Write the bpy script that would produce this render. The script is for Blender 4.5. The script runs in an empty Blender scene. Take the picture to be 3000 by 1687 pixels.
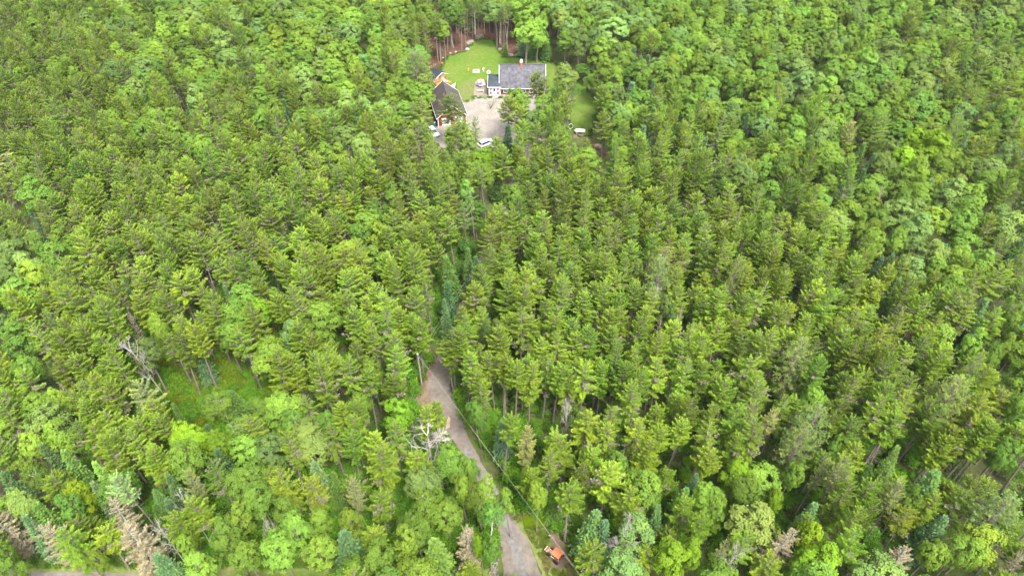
import bpy, math, random
from mathutils import Vector, Matrix, noise

# ---------------------------------------------------------------- camera, sky, sun, exposure
sc = bpy.context.scene
R = math.radians
cam = bpy.data.cameras.new('camera'); camo = bpy.data.objects.new('camera', cam)
sc.collection.objects.link(camo); sc.camera = camo
camo.location = (0, 0, 98); camo.rotation_euler = (R(90 - 43), 0, 0)
cam.sensor_width = 36; cam.lens = 36 * 2027 / 3000; cam.clip_start = 1; cam.clip_end = 3000
SUN_EL, SUN_AZ = 58, 150          # degrees; azimuth clockwise from +Y
w = bpy.data.worlds.new('World'); sc.world = w; w.use_nodes = True
nt = w.node_tree; nt.nodes.clear()
sky = nt.nodes.new('ShaderNodeTexSky'); sky.sky_type = 'NISHITA'; sky.sun_disc = False
sky.sun_elevation = R(SUN_EL); sky.sun_rotation = R(SUN_AZ); sky.air_density = 1.0; sky.dust_density = 3.0; sky.ozone_density = 1.0
hs = nt.nodes.new('ShaderNodeHueSaturation'); hs.inputs['Saturation'].default_value = 0.30   # cloud-white sky
bgn = nt.nodes.new('ShaderNodeBackground'); bgn.inputs['Strength'].default_value = 0.13
wo = nt.nodes.new('ShaderNodeOutputWorld')
nt.links.new(sky.outputs[0], hs.inputs['Color']); nt.links.new(hs.outputs[0], bgn.inputs[0]); nt.links.new(bgn.outputs[0], wo.inputs[0])
sl = bpy.data.lights.new('sun', 'SUN'); sl.energy = 1.5; sl.angle = R(14); sl.color = (1.0, 0.96, 0.88)
so = bpy.data.objects.new('sun', sl); sc.collection.objects.link(so)
az, el = R(SUN_AZ), R(SUN_EL)
sd = Vector((math.sin(az) * math.cos(el), math.cos(az) * math.cos(el), math.sin(el)))
so.rotation_euler = sd.to_track_quat('Z', 'Y').to_euler(); so.location = (0, 0, 150)
sc.view_settings.view_transform = 'Standard'; sc.view_settings.look = 'None'
sc.view_settings.exposure = 2.12; sc.view_settings.gamma = 1.0; sc.view_settings.use_curve_mapping = False
sc.render.engine = 'CYCLES'
sc.cycles.max_bounces = 6; sc.cycles.diffuse_bounces = 4; sc.cycles.transmission_bounces = 4; sc.cycles.glossy_bounces = 2
sc.cycles.use_denoising = True

# ---------------------------------------------------------------- materials
def mat(name, col, rough=0.8, metal=0.0, noise_amt=0.0, nscale=2.0, col2=None, bump=0.0, bscale=20.0, spec=0.3, nscale2=None):
    m = bpy.data.materials.new(name); m.use_nodes = True; t = m.node_tree
    b = t.nodes['Principled BSDF']
    b.inputs['Roughness'].default_value = rough; b.inputs['Metallic'].default_value = metal
    b.inputs['Specular IOR Level'].default_value = spec
    c = (*col, 1)
    if col2 is None and noise_amt: col2 = tuple(x * (1 - noise_amt) for x in col)
    tc = t.nodes.new('ShaderNodeTexCoord')
    if col2 is not None:
        n = t.nodes.new('ShaderNodeTexNoise'); n.inputs['Scale'].default_value = nscale; n.inputs['Detail'].default_value = 6
        n.inputs['Roughness'].default_value = 0.65
        t.links.new(tc.outputs['Object'], n.inputs['Vector'])
        r = t.nodes.new('ShaderNodeValToRGB'); r.color_ramp.elements[0].position = 0.35; r.color_ramp.elements[1].position = 0.65
        r.color_ramp.elements[0].color = (*col2, 1); r.color_ramp.elements[1].color = c
        t.links.new(n.outputs['Fac'], r.inputs[0])
        out = r.outputs[0]
        if nscale2:
            n2 = t.nodes.new('ShaderNodeTexNoise'); n2.inputs['Scale'].default_value = nscale2; n2.inputs['Detail'].default_value = 4
            t.links.new(tc.outputs['Object'], n2.inputs['Vector'])
            mr = t.nodes.new('ShaderNodeMapRange'); mr.inputs['To Min'].default_value = 0.6; mr.inputs['To Max'].default_value = 1.4
            t.links.new(n2.outputs['Fac'], mr.inputs['Value'])
            mx = t.nodes.new('ShaderNodeVectorMath'); mx.operation = 'SCALE'
            t.links.new(out, mx.inputs[0]); t.links.new(mr.outputs[0], mx.inputs['Scale']); out = mx.outputs[0]
        t.links.new(out, b.inputs['Base Color'])
    else:
        b.inputs['Base Color'].default_value = c
    if bump:
        n = t.nodes.new('ShaderNodeTexNoise'); n.inputs['Scale'].default_value = bscale; n.inputs['Detail'].default_value = 5
        t.links.new(tc.outputs['Object'], n.inputs['Vector'])
        bp = t.nodes.new('ShaderNodeBump'); bp.inputs['Strength'].default_value = bump; bp.inputs['Distance'].default_value = 0.1
        t.links.new(n.outputs['Fac'], bp.inputs['Height']); t.links.new(bp.outputs[0], b.inputs['Normal'])
    return m

def leaf_mat(name, trans=0.35, gloss=0.06):
    """leaves: each tree's own leaf colour comes from its 'tint', each leaf's from 'tone'"""
    m = bpy.data.materials.new(name); m.use_nodes = True; t = m.node_tree; t.nodes.clear()
    at = t.nodes.new('ShaderNodeAttribute'); at.attribute_type = 'INSTANCER'; at.attribute_name = 'tint'
    tn = t.nodes.new('ShaderNodeAttribute'); tn.attribute_type = 'GEOMETRY'; tn.attribute_name = 'tone'
    r = t.nodes.new('ShaderNodeValToRGB'); e = r.color_ramp.elements
    e[0].position = 0; e[0].color = (.42, .46, .46, 1); e[1].position = 1; e[1].color = (1.0, .90, .55, 1)
    k = e.new(.5); k.color = (.72, .72, .72, 1)
    t.links.new(tn.outputs['Fac'], r.inputs[0])
    mx = t.nodes.new('ShaderNodeVectorMath'); mx.operation = 'MULTIPLY'
    t.links.new(at.outputs['Vector'], mx.inputs[0]); t.links.new(r.outputs[0], mx.inputs[1])
    mul = t.nodes.new('ShaderNodeVectorMath'); mul.operation = 'SCALE'; mul.inputs['Scale'].default_value = 1.4
    t.links.new(mx.outputs[0], mul.inputs[0])
    d = t.nodes.new('ShaderNodeBsdfDiffuse'); tr = t.nodes.new('ShaderNodeBsdfTranslucent'); g = t.nodes.new('ShaderNodeBsdfGlossy')
    g.inputs['Roughness'].default_value = 0.5; g.inputs['Color'].default_value = (1, 1, 1, 1)
    t.links.new(mul.outputs[0], d.inputs[0]); t.links.new(mul.outputs[0], tr.inputs[0])
    a = t.nodes.new('ShaderNodeMixShader'); a.inputs[0].default_value = trans
    t.links.new(d.outputs[0], a.inputs[1]); t.links.new(tr.outputs[0], a.inputs[2])
    b = t.nodes.new('ShaderNodeMixShader'); b.inputs[0].default_value = gloss
    t.links.new(a.outputs[0], b.inputs[1]); t.links.new(g.outputs[0], b.inputs[2])
    o = t.nodes.new('ShaderNodeOutputMaterial'); t.links.new(b.outputs[0], o.inputs[0])
    return m

M = {}
M['leaf'] = leaf_mat('leaf', .32, .008)
M['needle'] = leaf_mat('needle', .20, .008)
M['dry'] = mat('dry_needles', (.31, .275, .155), .9, col2=(.22, .155, .07), nscale=.6)
M['lichen'] = mat('lichen_twig', (.22, .21, .13), .9, col2=(.12, .115, .07), nscale=.8)
M['bark'] = mat('bark', (.25, .215, .18), .9, col2=(.14, .115, .09), nscale=3)
M['birch'] = mat('birch_bark', (.62, .60, .55), .8, col2=(.30, .28, .25), nscale=2.5)
M['bare'] = mat('weathered_wood', (.44, .41, .36), .9, col2=(.26, .24, .205), nscale=1.5)
M['floor'] = mat('forest_floor', (.085, .125, .025), .95, col2=(.055, .048, .022), nscale=.16, bump=.6, bscale=2, nscale2=1.2)
M['litter'] = mat('brown_litter', (.13, .065, .04), .95, col2=(.055, .03, .02), nscale=.5, bump=.6, bscale=3, nscale2=2.5)
M['lawn'] = mat('lawn', (.082, .150, .018), .95, col2=(.125, .165, .032), nscale=.10, bump=.25, bscale=5, nscale2=.9, spec=.1)
M['verge'] = mat('rough_grass', (.10, .17, .025), .95, col2=(.19, .18, .07), nscale=.35, bump=.5, bscale=4, nscale2=1.5, spec=.1)
M['gravel'] = mat('pale_gravel', (.27, .24, .205), .95, col2=(.205, .185, .16), nscale=.35, bump=.35, bscale=9, nscale2=2.0, spec=.1)
M['road'] = mat('dirt_road', (.195, .165, .138), .95, col2=(.135, .118, .10), nscale=.30, bump=.35, bscale=5, nscale2=1.4, spec=.1)
M['rut'] = mat('grey_wheel_track', (.19, .18, .17), .95, col2=(.13, .12, .11), nscale=.6, bump=.3, bscale=8, nscale2=2.0, spec=.1)
M['dirt'] = mat('reddish_dirt', (.20, .145, .10), .95, col2=(.13, .09, .06), nscale=.5, bump=.5, bscale=4, nscale2=1.6, spec=.1)
M['sand'] = mat('pale_sand', (.38, .29, .21), .95, col2=(.28, .20, .13), nscale=.8, bump=.3, bscale=4, spec=.1)
M['stone'] = mat('granite', (.26, .235, .20), .9, col2=(.15, .135, .115), nscale=1.5, bump=.6, bscale=5)
M['worn'] = mat('worn_grass', (.15, .15, .06), .95, col2=(.10, .145, .03), nscale=.6, bump=.3, bscale=5, nscale2=1.5, spec=.1)
M['red'] = mat('red_clapboard', (.22, .028, .022), .75, col2=(.17, .022, .017), nscale=1)
M['white'] = mat('white_paint', (.66, .66, .65), .55)
M['shingle'] = mat('dark_shingle', (.125, .122, .135), .9, col2=(.055, .055, .065), nscale=.9, nscale2=4)
M['shingle_blue'] = mat('slate_green_shingle', (.055, .07, .08), .85, col2=(.035, .047, .055), nscale=1.2, nscale2=4)
M['shingle_brown'] = mat('brown_black_shingle', (.075, .058, .058), .7, col2=(.05, .038, .04), nscale=.5, nscale2=3, spec=.5)
M['shed_roof'] = mat('dark_slate_roof', (.03, .04, .05), .7, col2=(.022, .03, .04), nscale=2)
M['glass'] = mat('dark_glass', (.02, .025, .06), .15, spec=.6)
M['glass_red'] = mat('reddish_glass', (.30, .04, .06), .2, spec=.6)
M['orange_glass'] = mat('orange_blind', (.62, .13, .03), .5)
M['brick'] = mat('brick', (.42, .17, .09), .9, col2=(.30, .11, .06), nscale=6)
M['pad'] = mat('patio_paving', (.25, .205, .16), .95, col2=(.20, .165, .13), nscale=1.2, nscale2=5)
M['cedar'] = mat('orange_cedar', (.58, .24, .06), .7, col2=(.44, .16, .035), nscale=3)
M['pink'] = mat('pink_cloth', (.62, .22, .24), .8, col2=(.68, .30, .31), nscale=3)
M['canvas'] = mat('beige_canvas', (.46, .40, .33), .9)
M['concrete'] = mat('pale_concrete', (.40, .38, .34), .9, col2=(.30, .285, .255), nscale=3)
M['ash'] = mat('charred', (.05, .045, .04), .95)
M['black'] = mat('black_rubber', (.02, .02, .02), .8)
M['steel'] = mat('grey_steel', (.35, .35, .35), .4, metal=.6)
M['tank'] = mat('white_enamel', (.80, .79, .77), .35, spec=.5)
M['carwhite'] = mat('white_car_paint', (.78, .79, .80), .25, spec=.6)
M['carblack'] = mat('dark_car_paint', (.02, .025, .04), .2, spec=.7)
M['torange'] = mat('faded_orange_paint', (.62, .20, .08), .6, col2=(.52, .15, .06), nscale=2)
M['rust'] = mat('rusty_red_paint', (.24, .07, .05), .7, col2=(.14, .05, .04), nscale=5)
M['pole'] = mat('pole_wood', (.34, .29, .24), .9, col2=(.24, .20, .17), nscale=2)
M['wire'] = mat('aluminium_wire', (.34, .37, .32), .5)
M['yellow'] = mat('yellow_plastic', (.75, .62, .05), .5)
M['blue'] = mat('turquoise_plastic', (.04, .40, .50), .5)
M['navy'] = mat('navy_plastic', (.02, .02, .07), .5)
M['redp'] = mat('red_plastic', (.62, .04, .05), .5)
M['twig'] = mat('reddish_brush', (.20, .11, .08), .95, col2=(.12, .07, .05), nscale=2)
M['rim'] = mat('pale_rim', (.50, .48, .32), .5)

# ---------------------------------------------------------------- mesh helpers
class MB:
    def __init__(s): s.v = []; s.f = []; s.mi = []; s.tone = []; s.cur = 0; s.t = 0.5
    def add(s, vs, fs):
        o = len(s.v); s.v += [tuple(p) for p in vs]; s.tone += [s.t] * len(vs)
        for f in fs: s.f.append(tuple(i + o for i in f)); s.mi.append(s.cur)
    def box(s, c, d, rz=0.0):
        cx, cy, cz = c; x, y, z = d[0] / 2, d[1] / 2, d[2] / 2; ca, sa = math.cos(rz), math.sin(rz)
        vs = [(cx + a * x * ca - b * y * sa, cy + a * x * sa + b * y * ca, cz + g * z) for a in (-1, 1) for b in (-1, 1) for g in (-1, 1)]
        s.add(vs, [(0, 1, 3, 2), (4, 6, 7, 5), (0, 4, 5, 1), (2, 3, 7, 6), (0, 2, 6, 4), (1, 5, 7, 3)])
    def slab(s, p, t):
        """a plate: polygon p (top face) with thickness t below it"""
        p = [Vector(a) for a in p]; n = (p[1] - p[0]).cross(p[2] - p[0]).normalized()
        if n.z < 0: n = -n
        q = [a - n * t for a in p]; k = len(p)
        s.add(p + q, [tuple(range(k)), tuple(range(2 * k - 1, k - 1, -1))] + [(i, i + k, (i + 1) % k + k, (i + 1) % k) for i in range(k)])
    def tube(s, pts, rs, n=6, cap=True):
        pts = [Vector(p) for p in pts]; rings = []; up = Vector((0, 0, 1))
        for i, p in enumerate(pts):
            d = (pts[min(i + 1, len(pts) - 1)] - pts[max(i - 1, 0)]).normalized()
            a = d.cross(up if abs(d.z) < .9 else Vector((1, 0, 0))).normalized(); b = d.cross(a)
            rings.append([p + (a * math.cos(2 * math.pi * k / n) + b * math.sin(2 * math.pi * k / n)) * rs[i] for k in range(n)])
        vs = [v for r in rings for v in r]; fs = []
        for i in range(len(pts) - 1):
            for k in range(n): fs.append((i * n + k, i * n + (k + 1) % n, (i + 1) * n + (k + 1) % n, (i + 1) * n + k))
        if cap: fs += [tuple(range(n - 1, -1, -1)), tuple((len(pts) - 1) * n + k for k in range(n))]
        s.add(vs, fs)
    def prism(s, poly, z0, z1):
        k = len(poly)
        vs = [(x, y, z0) for x, y in poly] + [(x, y, z1) for x, y in poly]
        s.add(vs, [tuple(range(k - 1, -1, -1)), tuple(range(k, 2 * k))] + [(i, (i + 1) % k, (i + 1) % k + k, i + k) for i in range(k)])
    def lathe(s, prof, c=(0, 0, 0), n=16, axis='Z'):
        vs = []; fs = []
        for r, z in prof:
            for k in range(n):
                a = 2 * math.pi * k / n; x, y = r * math.cos(a), r * math.sin(a)
                q = (x, y, z) if axis == 'Z' else ((z, x, y) if axis == 'X' else (x, z, y))
                vs.append((q[0] + c[0], q[1] + c[1], q[2] + c[2]))
        for i in range(len(prof) - 1):
            for k in range(n): fs.append((i * n + k, i * n + (k + 1) % n, (i + 1) * n + (k + 1) % n, (i + 1) * n + k))
        fs += [tuple(range(n - 1, -1, -1)), tuple((len(prof) - 1) * n + k for k in range(n))]
        s.add(vs, fs)
    def blade(s, p, d, n, L, wd, droop=0.0):
        """one folded, pointed leaf-shaped plate: p base, d direction, n up"""
        sx = d.cross(n)
        l = sx.length
        if l < 1e-4: return
        sx = sx * (wd / l); m = p + d * (L * .5) + n * (wd * .35); tip = p + d * L - Vector((0, 0, droop * L))
        o = len(s.v)
        s.v += [tuple(p), tuple(m + sx), tuple(tip), tuple(m - sx)]; s.tone += [s.t] * 4
        s.f += [(o, o + 1, o + 2), (o, o + 2, o + 3)]; s.mi += [s.cur] * 2
    def mesh(s, name, mats):
        me = bpy.data.meshes.new(name); me.from_pydata(s.v, [], s.f)
        for m in mats: me.materials.append(M[m])
        if len(mats) > 1: me.polygons.foreach_set('material_index', s.mi)
        a = me.attributes.new('tone', 'FLOAT', 'POINT'); a.data.foreach_set('value', s.tone)
        me.update(); return me
    def build(s, name, mats, parent=None, smooth=False):
        if isinstance(mats, str): mats = [mats]
        me = s.mesh(name, mats)
        if smooth: me.polygons.foreach_set('use_smooth', [True] * len(me.polygons))
        return link(name, me, parent)

C = sc.collection
def link(name, me, parent=None):
    o = bpy.data.objects.new(name, me); C.objects.link(o)
    if parent is not None: o.parent = parent
    return o
def thing(name, label, cat, loc=(0, 0, 0), rz=0.0, group=None):
    o = bpy.data.objects.new(name, None); o.empty_display_size = .3; C.objects.link(o); o.location = loc; o.rotation_euler = (0, 0, rz)
    return tag(o, label, cat, group)
def tag(o, label, cat, group=None, kind=None):
    o['label'] = label; o['category'] = cat
    if group: o['group'] = group
    if kind: o['kind'] = kind
    return o
def copy_tree(o, loc, rz, label=None, group=None, parent=None):
    c = o.copy(); C.objects.link(c)
    if parent is None:
        c.location = loc; c.rotation_euler = (0, 0, rz)
        if label: c['label'] = label
        if group: c['group'] = group
    else: c.parent = parent
    for ch in list(o.children): copy_tree(ch, None, 0, parent=c)
    return c
rnd = random.Random(11)
U = rnd.uniform

# ---------------------------------------------------------------- ground
def inpoly(p, x, y):
    c = False; j = len(p) - 1
    for i in range(len(p)):
        if (p[i][1] > y) != (p[j][1] > y) and x < (p[j][0] - p[i][0]) * (y - p[i][1]) / (p[j][1] - p[i][1]) + p[i][0]: c = not c
        j = i
    return c
def ragged(poly, step=.8, amp=.35, seed=0):
    out = []; k = len(poly)
    for i in range(k):
        a, b = Vector(poly[i]), Vector(poly[(i + 1) % k]); L = (b - a).length; n = max(1, int(L / step))
        nrm = Vector((-(b - a).y, (b - a).x)).normalized()
        for j in range(n):
            p = a.lerp(b, j / n); q = noise.noise((p.x * .45 + seed, p.y * .45, seed)) * 1.3 + noise.noise((p.x * 1.7, p.y * 1.7, seed)) * .7
            out.append(tuple(p + nrm * q * amp))
    return out
def sheet(name, poly, z, m, amp=.35, step=.8, seed=0):
    import mathutils.geometry as mg
    pts = ragged(poly, step, amp, seed) if amp else poly
    vs = [(x, y, z) for x, y in pts]
    tri = mg.tessellate_polygon([[Vector(v) for v in vs]])
    me = bpy.data.meshes.new(name); me.from_pydata(vs, [], [tuple(t) for t in tri]); me.materials.append(M[m]); me.update()
    bm_fix(me)
    o = link(name, me); o['kind'] = 'structure'; o['label'] = None or name.replace('_', ' '); return o
def bm_fix(me):
    import bmesh
    b = bmesh.new(); b.from_mesh(me); bmesh.ops.recalc_face_normals(b, faces=b.faces)
    for f in b.faces:
        if f.normal.z < 0: f.normal_flip()
    b.to_mesh(me); b.free()

def strip(name, line, widths, z, m, amp=.25, seed=0):
    L = []; Rr = []
    for i, p in enumerate(line):
        p = Vector(p); a = Vector(line[max(0, i - 1)]); b = Vector(line[min(len(line) - 1, i + 1)]); d = (b - a).normalized(); n = Vector((-d.y, d.x))
        L.append(tuple(p + n * widths[i][0])); Rr.append(tuple(p - n * widths[i][1]))
    return sheet(name, Rr + L[::-1], z, m, amp, .6, seed)
g = MB(); g.add([(-900, -150, 0), (900, -150, 0), (900, 1300, 0), (-900, 1300, 0)], [(0, 1, 2, 3)])
gr = g.build('ground', 'floor'); gr['kind'] = 'structure'
def haze_box():
    m = bpy.data.materials.new('haze_air'); m.use_nodes = True; t = m.node_tree; t.nodes.clear()
    v = t.nodes.new('ShaderNodeVolumePrincipled'); v.inputs['Color'].default_value = (.93, .97, 1.0, 1); v.inputs['Density'].default_value = .00006; v.inputs['Anisotropy'].default_value = .2
    o = t.nodes.new('ShaderNodeOutputMaterial'); t.links.new(v.outputs[0], o.inputs['Volume'])
    b = MB(); b.box((0, 575, 49.5), (1820, 1470, 103)); me = b.mesh('haze', ['bark']); me.materials.clear(); me.materials.append(m)
    h = link('haze', me); h['kind'] = 'stuff'; h['label'] = 'faint pale summer haze over the whole forest'; h['category'] = 'haze'
haze_box()
LAWN = [(-23.6, 190), (-23.65, 199.96), (-22.48, 205.32), (-21.55, 211.86), (-20.16, 215.62), (-17.27, 217.4), (-15.0, 218.95), (-14.14, 222.1), (-13.16, 225.85), (-11.27, 227.48), (-8.64, 228.03), (-5.98, 227.21), (-4.89, 223.69), (-4.49, 219.99), (-2.78, 216.89), (-0.88, 214.35), (3.31, 214.35), (7.96, 214.86), (12.04, 211.86), (15.1, 207.47), (19.85, 198.15), (22.73, 192.39), (24.75, 185.21), (24.04, 178.38), (22.67, 170.39), (21.38, 166.21), (18.96, 164.97), (16.91, 168.92), (14.6, 178.38), (9.95, 184.39), (9.77, 187.0), (-7.05, 187.0), (-11.3, 187.2), (-10.83, 186.45), (-13.53, 184.39), (-15.42, 184.39), (-19, 187)]
YARD = [(-15.57, 176.38), (-14.37, 183.37), (-13.55, 184.8), (-11.23, 186.45), (-10.6, 188.43), (-2.02, 188.43), (10.08, 188.3), (11.2, 178.38), (11.4, 168.01), (7.67, 163.32), (6.41, 157.42), (4.6, 150.48), (1.5, 150.48), (2.0, 158.11), (-3.63, 157.11), (-9.01, 158.42), (-19.06, 159.11), (-22.3, 165.32), (-20.89, 172.39)]
FLOOR2 = [(-23.8, 193.02), (-28, 195), (-30, 215), (-28.63, 238.48), (-20.22, 245.23), (0.0, 246.78), (3, 230), (1.0, 215.11), (-4, 217), (-14.56, 217.95), (-21.0, 208.92), (-22.41, 197.25)]
DR = [(1.9, 40.0), (1.71, 43.82), (0.7, 48.41), (-1.05, 53.31), (-4.4, 59.79), (-7.7, 66.2), (-11.2, 73.18), (-12.9, 79.23), (-12.3, 87.45), (-10.8, 94.61), (-8.9, 102.38), (-6.5, 111.92), (-4.2, 122.46), (-1.6, 132.78), (0.9, 144.16), (3.5, 153.0), (4.6, 158.0)]
DW = [(3.1, 3.0), (2.9, 2.8), (2.4, 2.1), (1.3, 1.5), (.8, 1.1), (1.0, 1.1), (2.1, 1.6), (2.4, 1.7), (1.6, 1.4)] + [(1.1, 1.1)] * 8
sheet('leaf_litter', FLOOR2, .004, 'litter', .8, seed=2)
sheet('glade', [(-62, 72), (-50, 76), (-44, 84), (-46, 92), (-56, 94), (-64, 88), (-67, 79)], .006, 'verge', 1.2, seed=3)
sheet('lawn', LAWN, .012, 'lawn', .35, seed=4)
sheet('worn_grass', [(-15.2, 186.3), (-13.4, 185.6), (-11.6, 187.6), (-11.6, 196.8), (-13.4, 198.4), (-15.6, 195), (-16.4, 190)], .016, 'worn', .7, seed=16)
sheet('sandy_patch', [(-32, 170), (-27, 169.5), (-24.6, 163), (-24.7, 157), (-27.5, 157.5), (-30.5, 162)], .008, 'sand', .5, seed=5)
sheet('gravel_yard', YARD, .020, 'gravel', .35, seed=6)
strip('driveway', DR, DW, .024, 'road', .22, seed=7)
strip('wheel_track', DR[:6], [(1.1, .9), (1.0, .9), (.8, .8), (.7, .7), (.6, .6), (.3, .3)], .028, 'rut', .22, seed=8)
sheet('dirt_shoulder', [(-15.6, 82.4), (-16.6, 78.6), (-17.2, 74.4), (-12.9, 70.6), (-10.6, 69.0), (-12.2, 74.4), (-13.6, 80.4), (-13.9, 85.9), (-14.6, 86.5)], .020, 'dirt', .35, seed=9)
sheet('grass_verge', [(-1.2, 54.5), (.8, 54.6), (3.3, 54.0), (6.2, 52.6), (8.0, 49.5), (9.2, 46.8), (11.5, 42.0), (12.2, 38.5), (4.6, 38.5), (4.2, 45), (2.4, 49.9)], .008, 'verge', .3, seed=10)
sheet('bare_dirt', [(5.5, 49.2), (5.9, 51.8), (6.9, 51.0), (8.0, 48.6), (8.1, 46.3), (7.0, 45.4), (5.6, 45.4), (5.7, 46.8)], .012, 'dirt', .45, seed=11)
sheet('roadside_grass', [(-95, 50.5), (-62, 49.6), (-45, 48.4), (-22, 47.4), (-6, 47.6), (-3.6, 49.0), (-2.2, 45), (-2.0, 38), (-95, 38)], .008, 'verge', .5, seed=12)
sheet('back_road', [(-120, 45.55), (-70, 45.25), (-45, 44.75), (-20, 44.0), (-1.0, 43.9), (14, 43.2), (14, 38.0), (-120, 38.0)], .034, 'road', .12, seed=13)
sheet('pale_dirt_patch', [(-13.9, 74.1), (-13.2, 73.9), (-12.8, 74.7), (-13.1, 75.5), (-13.7, 75.2)], .036, 'sand', .12, .3, seed=14)
sheet('pale_dirt_patch', [(-11.2, 69.9), (-10.7, 70.2), (-10.6, 71.9), (-11.0, 72.6), (-11.3, 71.4)], .036, 'sand', .1, .3, seed=15)

# ---------------------------------------------------------------- trees: one builder per kind, each returning (trunk mesh, crown mesh, joined mesh)
def rv(r, s=1.0): return Vector((r.uniform(-s, s), r.uniform(-s, s), r.uniform(-s, s)))
def wobble(r, H, amp, n=5):
    """a gently crooked stem"""
    pts = []; ax, ay = r.uniform(-amp, amp), r.uniform(-amp, amp); ph = r.uniform(0, 6)
    for i in range(n + 1):
        t = i / n; pts.append(Vector((ax * math.sin(t * 3 + ph) - ax * math.sin(ph), ay * math.sin(t * 2.5 + ph) - ay * math.sin(ph), H * t)))
    return pts
def at_t(pts, t):
    n = len(pts) - 1; i = min(n - 1, int(t * n)); return pts[i].lerp(pts[i + 1], t * n - i)
def join(tr, cr):
    j = MB(); j.v = tr.v + cr.v; j.tone = tr.tone + cr.tone; o = len(tr.v); k = max(tr.mi) + 1 if tr.mi else 0
    j.f = tr.f + [tuple(i + o for i in f) for f in cr.f]; j.mi = tr.mi + [i + k for i in cr.mi]; return j

def spruce(seed, H=15.5, R_=2.05, cb=.42, tuft=1.0, dens=1.0, lich=.12, bough_up=.25, dry=False, gap=.0, blue=False):
    r = random.Random(seed); tr = MB(); cr = MB()
    st = wobble(r, H, .35, 6); tr.tube(st, [.17 * (1 - .93 * i / 6) + .012 for i in range(7)], 6)
    z = cb * H; Lc = H - z
    ph = r.uniform(0, 6); ecc = [r.uniform(.75, 1.2) for _ in range(6)]
    while z < H - .25:
        t = (H - z) / Lc
        prof = min(1.0, (t / .62)) ** .62 * (1 - .28 * max(0, t - .62) / .38)
        nb = max(3, int(r.uniform(4.3, 6.4) * dens * (1 if t > .15 else .8)))
        a0 = r.uniform(0, 6.28)
        for k in range(nb):
            if r.random() < gap: continue
            a = a0 + 6.283 * k / nb + r.uniform(-.35, .35)
            L = R_ * prof * r.uniform(.62, 1.14) * ecc[int((a % 6.283) / 6.2832 * 6) % 6] + .10
            el0 = (.75 * (1 - t) ** 1.6 + .05 - .30 * t) + r.uniform(-.12, .12)
            p0 = at_t(st, min(.995, (z + r.uniform(-.28, .28)) / H)); pts = []
            for i in range(5):
                s = i / 4; hz = L * s; zz = math.tan(el0) * hz + bough_up * L * (s ** 2.2) - .10 * L * math.sin(s * 3.14)
                pts.append(p0 + Vector((math.cos(a) * hz, math.sin(a) * hz, zz)))
            isdry = (not dry) and r.random() < lich * (.1 + 1.0 * t * t)
            tr.tube([pts[0], pts[2], pts[4]], [.028, .018, .008], 3, False)
            btone = r.uniform(.15, .85)
            nl = max(4, int(L / .105 * (1 if not isdry else .45)))
            for i in range(nl):
                s = .18 + .82 * (i + r.uniform(0, 1)) / nl; f = s * 4; q = min(3, int(f)); p = pts[q].lerp(pts[q + 1], f - q)
                bd = (pts[q + 1] - pts[q]).normalized()
                side = 1 if i % 2 else -1
                ang = side * r.uniform(.45, 1.05) * (1 if s < .93 else .35)
                d = Vector((bd.x * math.cos(ang) - bd.y * math.sin(ang), bd.x * math.sin(ang) + bd.y * math.cos(ang), bd.z * .6 + r.uniform(-.12, .30)))
                d.normalize()
                l = (.26 + .34 * (1 - abs(s - .55)) * min(1, L / 1.4)) * tuft * r.uniform(.62, 1.15)
                up = (Vector((bd.x * .45, bd.y * .45, 1)) + rv(r, .32)).normalized()
                cr.cur = 1 if isdry else 0
                cr.t = max(0, min(1, btone + r.uniform(-.14, .14) + .12 * (s - .5)))
                cr.blade(p, d, up, l, .088 * tuft * r.uniform(.8, 1.2), .10)
                # two side sprays per branchlet
                for sg in (-1, 1):
                    d2 = (d + Vector((-d.y, d.x, 0)) * sg * r.uniform(.5, .9) + Vector((0, 0, r.uniform(-.1, .35)))).normalized()
                    cr.t = max(0, min(1, cr.t + r.uniform(-.12, .12)))
                    cr.blade(p + d * l * r.uniform(.15, .55), d2, up, l * .62, .064 * tuft * r.uniform(.8, 1.2), .08)
        z += r.uniform(.36, .52) / max(.6, dens) * (1 if t > .2 else .7)
    # leader
    for k in range(7):
        cr.cur = 0; cr.t = r.uniform(.5, .9); a = r.uniform(0, 6.28)
        cr.blade(st[-1] + Vector((0, 0, -.35 + .06 * k)), Vector((math.cos(a) * .6, math.sin(a) * .6, 1)).normalized(), Vector((math.cos(a), math.sin(a), 0)), .4, .06)
    # dead lower twigs
    z = max(.5, cb * H * .25)
    while z < cb * H + 1.2:
        for k in range(r.choice((1, 2, 3))):
            a = r.uniform(0, 6.28); L = r.uniform(.5, 1.5); p = at_t(st, z / H); e = p + Vector((math.cos(a) * L, math.sin(a) * L, r.uniform(-.35, .15)))
            tr.cur = 1; tr.tube([p, e], [.022, .007], 3, False); tr.cur = 0
        z += r.uniform(.2, .5)
    return tr, cr, ['bark', 'lichen'], (['dry', 'lichen'] if dry else ['needle', 'lichen'])

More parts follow.
